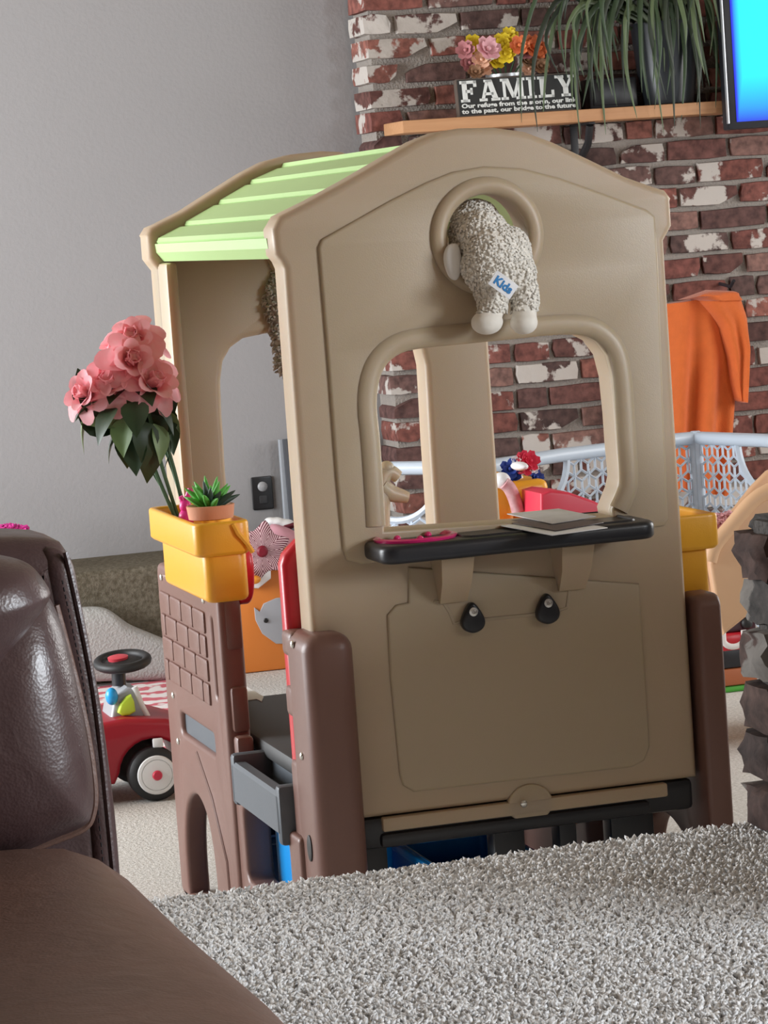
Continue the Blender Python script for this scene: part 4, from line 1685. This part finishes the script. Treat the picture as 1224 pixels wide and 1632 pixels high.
def gate_panel(A, B, cc):
    A, B = Vector((A.x, A.y, 0)), Vector((B.x, B.y, 0))
    d = (B - A)
    Wd = d.length
    d.normalize()
    nrm = Vector((-d.y, d.x, 0))
    H = zg

    def W3(u, v, o=0):
        return A + d * u + Vector((0, 0, v)) + nrm * o
    pm = MB()
    for u in (.012, Wd - .012):
        pm.tube([W3(u, .0), W3(u, H - .01)], .016, 8)
    pm.tube([W3(0, H - .016), W3(Wd * .5, H - .012), W3(Wd, H - .016)], .021, 8)
    pm.tube([W3(0, .03), W3(Wd, .03)], .02, 8)
    f = pm.build('panel_frame', GATE, gate, 50)
    rc = .15
    c0 = Vector((Wd * cc, H - .02))
    lat = MB()
    if Wd > .3:
        ring = [W3(c0.x + rc * math.cos(t), c0.y + rc * math.sin(t)) for t in [PI + PI * i / 24 for i in range(25)]]
        lat.tube(ring, .011, 6)

    def inside(p):
        if not (.02 < p.x < Wd - .02 and .04 < p.y < H - .025):
            return False
        return Wd <= .3 or (p - c0).length > rc
    s = .034
    hx, hy = s * math.sqrt(3) / 2, s / 2
    nseg = set()
    cols = int(Wd / hx) + 3
    rws = int(H / (1.5 * s)) + 3
    for r in range(-1, rws):
        for q in range(-1, cols):
            cx, cy = (2 * q + (r % 2)) * hx, r * 1.5 * s
            C0 = Vector((cx, cy))
            cor = [Vector((cx + s * math.sin(R(60 * k)), cy + s * math.cos(R(60 * k)))) for k in range(6)]
            segs = [(cor[k], cor[(k + 1) % 6]) for k in range(6)] + [(C0, cor[k]) for k in (1, 3, 5)]
            for a, b_ in segs:
                key = tuple(sorted([(round(a.x, 4), round(a.y, 4)), (round(b_.x, 4), round(b_.y, 4))]))
                if key in nseg:
                    continue
                nseg.add(key)
                for p, q_ in clip_seg(a, b_, inside):
                    lat.tube([W3(p.x, p.y), W3(q_.x, q_.y)], .0042, 4, cap=False)
    lat.build('lattice', GATE, f, None)


gate_panel(J[0], J[1], .5)
gate_panel(J[1], J[2], .30)
gate_panel(J[2], J[3], .5)
gate_panel(J[3], J[4], .52)
gate_panel(J[4], J[5], .5)
for j in J[1:5]:
    MB().lathe([(.019, 0), (.019, zg), (.014, zg + .006), (0, zg + .006)], Matrix.Translation((j.x, j.y, 0)), 14).build('hinge_post', GATE, gate, 50)

# ------------------------------------------------------------------ ride-on car at the left
CARRED = mat('car_red_plastic', (.36, .012, .025), .35, .05, 5)
SILV = mat('silver_grey_plastic', (.35, .36, .38), .4, .05, 8)
LIME = mat('lime_plastic', (.55, .75, .05), .4, .04, 8)
SKYB = mat('sky_blue_plastic', (.02, .35, .75), .3, .04, 8)
wc = PY(246, 1232, 7.38)
wr = wc.z
car = thing('ride_on_car', 'red toddler ride-on car with black steering wheel and white wheels behind the sofa', 'toy car', (wc.x - .18, 7.5, 0))
for x, y in ((wc.x, 7.38), (wc.x - .36, 7.38), (wc.x, 7.66), (wc.x - .36, 7.66)):
    f = -1 if y < 7.5 else 1
    Mw = Matrix.Translation((x, y, wr)) @ Matrix.Rotation(R(90), 4, 'X')
    wh = MB().lathe([(.03, -.03), (wr - .01, -.03), (wr - .001, -.02), (wr - .001, .02), (wr - .01, .03), (.045, .032), (.03, .024), (.0, .024)], Mw, 36).build('wheel', BLACKRUB, car, 40)
    Mc = Matrix.Translation((x, y + f * .031, wr)) @ Matrix.Rotation(R(90 * -f), 4, 'X')
    MB().lathe([(.050, -.012), (.0505, -.002), (.047, .004), (.040, .005), (.039, .002), (.037, .005), (.014, .007), (0, .007)], Mc, 36).build('hub_cap', WHITEP, wh, 30)
    MB().lathe([(.0125, .004), (.0125, .010), (.010, .013), (0, .0135)], Mc, 20).build('hub_badge', mat('hub_red', (.60, .03, .07), .4), wh, 40)
x0 = wc.x - .50
side = [(x0, .06), (x0 + .05, .06), (x0 + .06, .12), (x0 + .14, .165), (x0 + .22, .12), (x0 + .24, .055), (wc.x - .10, .05)]
arcc = [(wc.x + (wr + .018) * math.cos(t), wr + (wr + .018) * math.sin(t)) for t in [PI - .1 - i * (PI - .25) / 12 for i in range(13)]]
side += arcc + [(wc.x + .13, .07), (wc.x + .14, .12), (wc.x + .12, .17), (wc.x + .04, .20), (wc.x - .06, .212), (wc.x - .16, .205), (wc.x - .24, .17), (wc.x - .34, .17), (wc.x - .42, .21), (x0, .20)]
MB().slab([side], .29, .016, frontM(7.52), 3).build('car_body', CARRED, car, 40)
hd = PY(252, 1185, 7.36)
MB().box((hd.x - .012, 7.362, hd.z - .012), (hd.x + .014, 7.375, hd.z + .012), .004, M=None).build('fender_light', WHITEP, car)
dc = PY(205, 1130, 7.5)
dm = MB()
dpts = [PY(*p, 7.5) for p in ((168, 1145), (175, 1105), (196, 1090), (212, 1093), (222, 1120), (234, 1145))]
dm.slab([[(p.x, p.z) for p in dpts[::-1]]], .13, .012, frontM(7.5), 3)
dm.build('dashboard', SILV, car, 40)
lp = [(p.x, p.z) for p in [PY(*q, 7.42) for q in ((188, 1136), (192, 1122), (202, 1110), (209, 1107), (214, 1118), (216, 1134), (206, 1140), (195, 1141))]]
MB().slab([lp[::-1]], .02, .006, frontM(7.425), 3).build('side_vent', LIME, car, 40)
MB().ball(PY(178, 1110, 7.43), (.016, .016, .022)).build('blue_button', SKYB, car, 60)
MB().tube([PY(214, 1095, 7.44), PY(226, 1125, 7.44), PY(236, 1144, 7.44)], .008, 8).build('windscreen_bar', WHITEP, car, 60)
s0, s1 = PY(190, 1092, 7.5), PY(188, 1062, 7.5)
MB().tube([s0, s1], .018, 12).build('steering_column', BLACKP, car)
sc_ = PY(195, 1054, 7.5)
Mst = Matrix.Translation(sc_) @ Matrix.Rotation(R(-4), 4, 'Y') @ Matrix.Rotation(R(6), 4, 'X')
sw_ = MB()
sw_.tube([Mst @ Vector((.062 * math.cos(t), .075 * math.sin(t), 0)) for t in [2 * PI * i / 32 for i in range(32)]], .012, 10, True)
sw_.lathe([(0, -.02), (.03, -.02), (.05, .0), (.028, .008), (0, .008)], Mst, 24)
swo = sw_.build('steering_wheel', BLACKRUB, car, 60)
MB().lathe([(0, .004), (.025, .006), (.026, .014), (.012, .018), (0, .016)], Mst @ Matrix.Translation((-.01, -.0, 0)), 20).build('horn_pad', mat('horn_red', (.55, .05, .07), .4), swo, 50)

# ------------------------------------------------------------------ rug, cushion, doll by the ledge
rugm, N, L, b = nodes_of('red_white_rug')
tc = N.new('ShaderNodeTexCoord')
wv = N.new('ShaderNodeTexWave')
wv.wave_type = 'BANDS'
wv.bands_direction = 'Y'
wv.inputs['Scale'].default_value = 2.8
wv.inputs['Distortion'].default_value = 3
wv.inputs['Detail'].default_value = 2
wv.inputs['Detail Scale'].default_value = 6
chk = N.new('ShaderNodeTexVoronoi')
chk.inputs['Scale'].default_value = 24
L.new(tc.outputs['Object'], wv.inputs['Vector'])
L.new(tc.outputs['Object'], chk.inputs['Vector'])
ad = N.new('ShaderNodeMath')
ad.operation = 'MULTIPLY'
L.new(wv.outputs['Fac'], ad.inputs[0])
L.new(chk.outputs['Distance'], ad.inputs[1])
cr = N.new('ShaderNodeValToRGB')
cr.color_ramp.elements[0].color = (.82, .78, .78, 1)
cr.color_ramp.elements[0].position = .24
cr.color_ramp.elements[1].color = (.62, .14, .18, 1)
cr.color_ramp.elements[1].position = .34
L.new(ad.outputs[0], cr.inputs[0])
L.new(cr.outputs[0], b.inputs['Base Color'])
b.inputs['Roughness'].default_value = .95
rp0, rp1 = PZ(190, 1150, .01), PZ(255, 1046, .01)
tag(MB().slab([rrect(1.1, 7.95, 1.84, 9.35, .03)], .012, .003, flatM(.0062)).build('patterned_rug', rugm, smooth=30), 'red and white patterned rug on the floor behind the ride-on car', 'rug')
GREYC = mat('grey_blanket_cloth', (.40, .40, .39), .95, .06, 20, .5, 120)
cpts = [PY(*p, 9.30) for p in ((40, 1082), (60, 1000), (100, 973), (140, 968), (165, 969), (182, 977), (205, 994), (232, 1006), (262, 1018), (300, 1032), (325, 1060), (320, 1082), (200, 1085))]
cl2 = [(v.x, v.y) for v in cat_rom([(p.x, p.z, 0) for p in cpts[::-1]], 3)]
gc = MB().pillow(cl2, .07, frontM(9.32), 6, 4.0, .2)
tag(gc.build('floor_cushion', GREYC, smooth=180), 'grey cloth floor cushion slumped against the dark ledge', 'cushion')
SKIN = mat('doll_skin', (.75, .42, .28), .5, .03, 10)
HAIR = mat('magenta_doll_hair', (.55, .03, .25), .8, .3, 90, .5, 200)
dh = PY(16, 868, 9.5)
doll = thing('doll', 'doll with magenta hair on the ledge, its head showing over the sofa back', 'doll', (dh.x, 9.5, .365))
MB().mesh(union([(dh, (.045, .04, .045)), (Vector((dh.x, 9.51, .41)), (.035, .03, .05)), (Vector((dh.x - .03, 9.44, .385)), (.016, .06, .016)), (Vector((dh.x + .03, 9.44, .385)), (.016, .06, .016))], .006)).build('doll_body', SKIN, doll, 180)
hm = MB()
for i in range(70):
    a = i / 69
    th = R(-100 + 200 * a)
    bx, bz = dh.x + .048 * math.sin(th), dh.z + .046 * math.cos(th)
    for k in range(2):
        yy = 9.5 - .012 + .03 * k
        hm.tube([Vector((bx, yy, bz)), Vector((dh.x + .066 * math.sin(th + .15 * rf.uniform(-1, 1)), yy + rf.uniform(-.02, .02), dh.z + .062 * math.cos(th))), Vector((dh.x + .07 * math.sin(th + .5 * rf.uniform(-1, 1)), yy, dh.z + .055 * math.cos(th) + rf.uniform(-.02, .01)))], .006, 5)
hm.build('hair', HAIR, doll, 60)

# ------------------------------------------------------------------ wall socket, easel board
op = [PY(*p, 9.797) for p in ((400, 760), (432, 758), (437, 812), (403, 813))]
oc = sum(op, Vector()) / 4
SOCK = mat('black_socket', (.01, .01, .011), .35)
so = thing('wall_socket', 'black socket plate with a round grey night light on the grey wall', 'socket', (oc.x, 9.8, oc.z))
MB().slab([rrect(oc.x - .035, oc.z - .055, oc.x + .035, oc.z + .055, .006)], .008, .002, frontM(9.796)).build('plate', SOCK, so, 40)
MB().lathe([(0, 0), (.0165, 0), (.0165, .006), (.014, .009), (0, .010)], Matrix.Translation((oc.x + .001, 9.792, oc.z + .022)) @ Matrix.Rotation(R(90), 4, 'X'), 24).build('night_light', mat('grey_lens', (.32, .32, .33), .3), so, 50)
MB().slab([rrect(oc.x - .012, oc.z - .035, oc.x + .014, oc.z - .008, .004)], .004, .001, frontM(9.791)).build('socket_face', mat('dark_socket_face', (.03, .03, .032), .4), so, 40)
EB = mat('grey_easel_board', (.30, .32, .35), .5, .05, 8)
EBD = mat('dark_easel_frame', (.05, .052, .06), .5, .05, 8)
ea = [PY(*p, 9.68) for p in ((452, 702), (470, 880))]
es_ = thing('easel_board', 'grey board with a dark edge leaning on the grey wall beyond the red door', 'board', (ea[1].x + .14, 9.7, 0))
MB().slab([[(ea[0].x, ea[0].z), (ea[0].x - .01, .0), (ea[0].x + .26, 0), (ea[0].x + .27, ea[0].z)]], .02, .004, Matrix.Translation((0, 9.72, 0)) @ Matrix.Rotation(R(-3), 4, 'X') @ frontM(0)).build('board', EB, es_, 40)
MB().tube([Vector((ea[0].x + .022, 9.70, .0)), Vector((ea[0].x + .022, 9.74, ea[0].z))], .012, 8).build('edge_strip', EBD, es_, 40)

# ------------------------------------------------------------------ toys seen through the doorway
ORG = mat('orange_toy_board', (.62, .19, .03), .5, .05, 6)
FACEG = mat('grey_face_patch', (.36, .37, .40), .5, .08, 8)
ob0, ob1 = PY(384, 1046, 9.30), PY(500, 905, 9.30)
box_t = thing('orange_toy_box', 'orange toy box with a grey rounded patch on its front, seen through the doorway', 'toy box', ((ob0.x + ob1.x) / 2, 9.42, 0))
zt_ = PY(400, 908, 9.3).z
MB().box((ob0.x - .01, 9.30, 0), (ob1.x + .12, 9.62, zt_), .012).build('box_body', ORG, box_t, 35)
fp = [PY(*p, 9.297) for p in ((405, 968), (414, 975), (420, 962), (440, 953), (470, 950), (480, 1000), (470, 1026), (440, 1026), (418, 1010), (407, 988))]
MB().slab([[(p.x, p.z) for p in fp[::-1]]], .006, .002, frontM(9.297)).build('face_patch', FACEG, box_t, 35)
e_ = PY(424, 989, 9.292)
MB().ball(e_, (.008, .004, .008), 10, 6).build('dark_spot', SOCK, box_t)
hx_ = [PY(*p, 9.28) for p in ((388, 928), (405, 908), (432, 908), (432, 922), (412, 938), (394, 937))]
MB().slab([[(p.x, p.z) for p in hx_[::-1]]], .012, .003, frontM(9.286)).build('white_plate', WHITEP, box_t, 35)
kb = PY(405, 924, 9.26)
MB().ball(kb, (.022, .014, .014)).tube([kb, kb + Vector((-.02, 0, .03))], .01, 8).build('handle', mat('orange_knob_plastic', (.85, .32, .03), .4), box_t, 60)
# striped star pinwheel
pinm, N, L, b = nodes_of('pinwheel_stripes')
tc = N.new('ShaderNodeTexCoord')
sp3 = N.new('ShaderNodeSeparateXYZ')
L.new(tc.outputs['Object'], sp3.inputs[0])
at = N.new('ShaderNodeMath')
at.operation = 'ARCTAN2'
L.new(sp3.outputs[2], at.inputs[0])
L.new(sp3.outputs[0], at.inputs[1])
m6 = N.new('ShaderNodeMath')
m6.operation = 'PINGPONG'
m6.inputs[1].default_value = PI / 6
L.new(at.outputs[0], m6.inputs[0])
ln3 = N.new('ShaderNodeVectorMath')
ln3.operation = 'LENGTH'
L.new(tc.outputs['Object'], ln3.inputs[0])
k1 = N.new('ShaderNodeMath')
k1.operation = 'MULTIPLY'
k1.inputs[1].default_value = .16
L.new(m6.outputs[0], k1.inputs[0])
k2 = N.new('ShaderNodeMath')
k2.operation = 'ADD'
L.new(ln3.outputs['Value'], k2.inputs[0])
L.new(k1.outputs[0], k2.inputs[1])
k3 = N.new('ShaderNodeMath')
k3.operation = 'MULTIPLY'
k3.inputs[1].default_value = 2 * PI / .0165
L.new(k2.outputs[0], k3.inputs[0])
k4 = N.new('ShaderNodeMath')
k4.operation = 'SINE'
L.new(k3.outputs[0], k4.inputs[0])
k5 = N.new('ShaderNodeMath')
k5.operation = 'GREATER_THAN'
k5.inputs[1].default_value = -.1
L.new(k4.outputs[0], k5.inputs[0])
mx = N.new('ShaderNodeMix')
mx.data_type = 'RGBA'
mx.inputs[6].default_value = (.13, .01, .03, 1)
mx.inputs[7].default_value = (.75, .52, .55, 1)
L.new(k5.outputs[0], mx.inputs[0])
L.new(mx.outputs[2], b.inputs['Base Color'])
b.inputs['Roughness'].default_value = .8
pc_ = PY(416, 878, 9.28)
star = MB()
spts = []
for i in range(12):
    a = 2 * PI * i / 12 + .3
    rr_ = .098 if i % 2 == 0 else .068
    spts.append((rr_ * math.cos(a), rr_ * math.sin(a)))
spts = [(v.x, v.y) for v in cat_rom([(x, y, 0) for x, y in spts], 3)]
star.pillow([(pc_.x + x, pc_.z + y) for x, y in spts], .012, frontM(pc_.y), 5, 1.5, .4)
star_o = star.build('pinwheel', pinm, smooth=180, loc=pc_)
tag(star_o, 'star-shaped toy pinwheel with dark red and white stripes on the orange box', 'pinwheel')
MB().lathe([(.0, .0), (.016, 0), (.019, .006), (.012, .012), (0, .013)], Matrix.Translation(pc_ + Vector((0, -.012, 0))) @ Matrix.Rotation(R(90), 4, 'X'), 12).build('hub', mat('dark_red_hub', (.20, .005, .02), .5), star_o, 30)
MB().tube([pc_ + Vector((.01, .02, -.02)), Vector((pc_.x + .01, 9.315, zt_ + .005))], .004, 6).build('stick', WHITEP, star_o)
# cushions and shoes heaped on the box
PKC = mat('dusty_pink_cloth', (.55, .27, .32), .85, .1, 20)
pq = PY(455, 850, 9.42)
pkl = [PY(*p, 9.42) for p in ((428, 842), (450, 838), (485, 855), (500, 872), (500, 902), (460, 905), (425, 905))]
tag(MB().pillow([(v.x, v.y) for v in cat_rom([(p.x, p.z, 0) for p in pkl[::-1]], 3)], .07, frontM(9.43), 6, 2.4, .6).build('pink_cushion', PKC, smooth=180), 'dusty pink soft cushion lying behind the striped pinwheel', 'cushion')
shp = PY(440, 832, 9.50)
shoe = thing('shoe', 'white and dark red shoe lying on the pink cushion below the socket', 'shoe', shp - Vector((0, 0, .02)))
MB().mesh(union([(shp, (.03, .03, .016)), (shp + Vector((.025, 0, -.008)), (.035, .03, .016)), (shp + Vector((-.02, 0, .004)), (.02, .026, .014))], .005)).build('upper', WHITEP, shoe, 180)
MB().mesh(union([(shp + Vector((.04, -.004, -.012)), (.04, .03, .008)), (shp + Vector((.01, -.004, -.022)), (.05, .03, .006))], .004)).build('sole', mat('dark_red_sole', (.12, .008, .02), .6), shoe, 180)
YTOY = mat('tan_orange_block', (.62, .30, .06), .6)
bq = PY(455, 885, 9.34)
tag(MB().box((bq.x - .03, 9.31, zt_ + .001), (bq.x + .14, 9.37, zt_ + .055), .01).build('toy_block', YTOY, smooth=35), 'ochre block on the orange box beside the pinwheel', 'toy block')
bl_ = PY(381, 848, 9.34)
tag(MB().box((bl_.x - .03, 9.31, zt_ + .001), (bl_.x + .014, 9.35, bl_.z + .014), .006).build('blue_block', mat('navy_blue_block', (.02, .08, .28), .5), smooth=35), 'dark blue block at the left end of the orange box', 'toy block')

# ------------------------------------------------------------------ toys seen through the arched window
yb = [PY(*p, 7.35) for p in ((775, 752), (886, 762), (886, 830))]
ybx = thing('yellow_toy_bench', 'yellow plastic toy bench with thick back, seen through the arched window', 'toy bench', (yb[0].x + .1, 7.45, 0))
xa, xb_, xm = yb[0].x - .03, PY(816, 790, 7.35).x, PY(886, 780, 7.35).x
z1_, z2_ = PY(790, 756, 7.35).z, PY(850, 768, 7.35).z
MB().box((xa, 7.36, 0), (xb_ + .01, 7.62, z1_), .025, 4).build('high_end', YELLOW, ybx, 45)
MB().box((xb_ + .012, 7.40, 0), (xm, 7.62, z2_), .02, 4).build('low_end', YELLOW, ybx, 45)
MB().box((xb_ + .035, 7.385, .1), (xm - .03, 7.41, z2_ - .035), .008).build('recess_panel', YELLOW, ybx, 45)
rs_ = [PY(*p, 7.25) for p in ((850, 784), (866, 779), (895, 782), (935, 796), (966, 812), (972, 860), (850, 860))]
red_t = MB().slab([[(p.x, p.z) for p in rs_[::-1]] ], .16, .008, frontM(7.27), 3)
red_t.box((rs_[0].x + .03, 7.21, 0), (rs_[4].x - .02, 7.33, rs_[5].z + .02))
tag(red_t.build('red_toy_slide', mat('coral_red_plastic', (.70, .04, .08), .4), smooth=40), 'sloping red toy slide in front of the yellow bench, seen through the arched window', 'toy slide')
hc_ = PY(822, 752, 7.5)
dollh = thing('capped_doll', 'rag doll in a white cap with red and blue bow on the yellow bench', 'doll', (hc_.x, 7.5, z1_))
CAPW = mat('white_cap_cloth', (.80, .80, .82), .8)
zc_ = max(z1_, z2_)
MB().ball((hc_.x - .006, 7.5, hc_.z - .02), (.025, .025, .02), 18, 10).build('cap', CAPW, dollh, 180)
MB().lathe([(.0, -.002), (.026, -.006), (.030, -.002), (.02, .006), (0, .006)], Matrix.Translation((hc_.x + .004, 7.5, hc_.z - .036)), 24).build('cap_brim', CAPW, dollh, 60)
for i, (dx, dz, m, r) in enumerate(((-.034, .008, 'b', .018), (-.014, .026, 'w', .011), (.004, .034, 'r', .013), (.022, .024, 'r', .018), (.03, .004, 'w', .010), (-.008, .006, 'w', .012), (-.03, -.012, 'b', .016), (.036, -.02, 'b', .014), (.004, .012, 'r', .018))):
    mm = {'b': mat('bow_blue', (.02, .06, .35), .6), 'w': mat('bow_white', (.85, .83, .85), .6), 'r': mat('bow_red', (.70, .03, .08), .6)}[m]
    blossom(Vector((hc_.x + dx, 7.44, hc_.z + dz + .006)), r * 1.5, mm, dollh, Vector((dx * 8, -1, .3)).normalized(), 5, 'bow_loop')
lg = [PY(*p, 7.335) for p in ((803, 770), (812, 778), (820, 795), (826, 815))]
MB().tube(cat_rom(lg, 4, False), .017, 10).build('doll_leg', mat('striped_doll_cloth', (.70, .55, .55), .8, .1, 60, col2=(.45, .10, .14)), dollh, 60)
MB().mesh(union([(Vector((hc_.x, 7.47, z1_ + .012)), (.026, .03, .014)), (Vector((hc_.x - .018, 7.41, z1_ + .010)), (.02, .05, .012)), (lg[0] + Vector((0, .02, .006)), (.024, .03, .022))], .006)).build('doll_body', CAPW, dollh, 180)

# ------------------------------------------------------------------ tan slide and toys at the right
SLIDE = mat('peach_tan_plastic', (.78, .50, .30), .45, .03, 6)
so_ = [PY(*p, 7.1) for p in ((1128, 900), (1133, 872), (1160, 838), (1190, 800), (1215, 775), (1245, 760), (1300, 752), (1360, 752), (1360, 960), (1290, 905), (1215, 960), (1150, 1012), (1143, 990))]
sld = thing('toy_slide', 'peach tan plastic slide with a curved side rail, right of the playhouse', 'slide', (so_[0].x + .2, 7.15, 0))
lps = [(p.x, p.z) for p in so_[::-1]]
MB().slab([lps], .03, .010, frontM(7.10), 3).build('side_rail', SLIDE, sld, 45)
MB().slab([lps], .03, .010, Matrix.Translation((.17, 0, 0)) @ frontM(7.48), 3).build('side_rail', SLIDE, sld, 45)
crest = [PY(*p, 7.085) for p in ((1131, 895), (1140, 868), (1165, 838), (1195, 803), (1220, 785), (1250, 774), (1300, 768), (1358, 768))]
MB().tube(cat_rom(crest, 4, False), .02, 8).build('rolled_edge', SLIDE, sld, 60)
chute = [(p.x, p.z) for p in [PY(*q, 7.1) for q in ((1140, 960), (1200, 900), (1260, 850), (1350, 830), (1350, 850), (1262, 872), (1204, 922), (1146, 985))]]
MB().slab([chute[::-1]], .36, .006, frontM(7.29), 2).build('chute', SLIDE, sld, 45)
MB().box((PY(1330, 800, 7.1).x, 7.12, 0), (PY(1360, 800, 7.1).x, 7.46, .55), .01).build('ladder', SLIDE, sld, 40)
MB().box((so_[9].x + .06, 7.12, 0), (so_[9].x + .10, 7.46, so_[9].z + .02), .01).build('support_leg', SLIDE, sld, 40)
PKF = mat('pale_pink_fluff', (.85, .45, .52), .95, .1, 60)
pk0 = PY(1150, 845, 7.30)
pf = thing('pink_plush', 'pale pink fluffy toy on the peach slide', 'plush toy', Vector((pk0.x, 7.30, pk0.z - .07)))
pm_ = [(PY(1148, 850, 7.30), (.035, .04, .05)), (PY(1165, 832, 7.30), (.028, .03, .025)), (PY(1140, 835, 7.30), (.022, .03, .022)), (PY(1160, 868, 7.30), (.04, .045, .045))]
bz = PY(1160, 880, 7.30)
me = union(pm_, .008, 3)
fm = me.copy()
MB().mesh(me).build('body', PKF, pf, 180)
fuzz('fluff', fm, pf, PKF, 900, .012, .005, 8)
# toy truck on an orange and green play base
tk = PZ(1180, 1102, 0)
trk = thing('toy_truck', 'red and black toy truck with white U mark above orange and green base', 'toy truck', (tk.x, tk.y, 0))
xa, xb_ = PY(1140, 1090, tk.y).x, PY(1208, 1090, tk.y).x
zz = lambda py: PY(1180, py, tk.y).z
MB().box((xa, tk.y, 0), (xb_, tk.y + .16, zz(1092)), .006).build('green_foot', mat('grass_green_plastic', (.08, .42, .05), .5), trk, 35)
MB().box((xa, tk.y - .004, zz(1092) + .001), (xb_, tk.y + .16, zz(1064)), .008).build('orange_block', mat('burnt_orange_plastic', (.42, .13, .05), .5), trk, 35)
MB().box((xa, tk.y - .002, zz(1064) + .001), (xb_ - .01, tk.y + .16, zz(1030)), .008).build('black_chassis', BLACKP, trk, 35)
MB().box((xa, tk.y - .006, zz(1036)), (xb_ + .01, tk.y + .16, zz(1008)), .01).build('red_cab', RED, trk, 35)
tp = [(xa, zz(1008)), (xb_ + .01, zz(1008)), (xb_ + .01, zz(975)), (xb_ - .03, zz(972)), (xa + .02, zz(1000))]
MB().slab([tp], .14, .008, frontM(tk.y + .08)).build('dark_hood', mat('dark_maroon_plastic', (.05, .012, .02), .4), trk, 35)
MB().ball((xb_ - .02, tk.y + .006, zz(995)), (.017, .012, .017)).build('headlamp', BLACKRUB, trk, 60)
uc = PY(1169, 1017, tk.y - .008)
up_ = [Vector((uc.x + .031 * math.cos(t), tk.y - .010, uc.z + .022 * math.sin(t) - .002)) for t in [PI + PI * i / 12 for i in range(13)]]
up_ = [Vector((uc.x - .031, tk.y - .010, uc.z + .02))] + up_ + [Vector((uc.x + .031, tk.y - .010, uc.z + .02))]
MB().tube(up_, .0085, 8, False, ((0, 1, 0), .5)).build('letter_u', WHITEP, trk, 60)
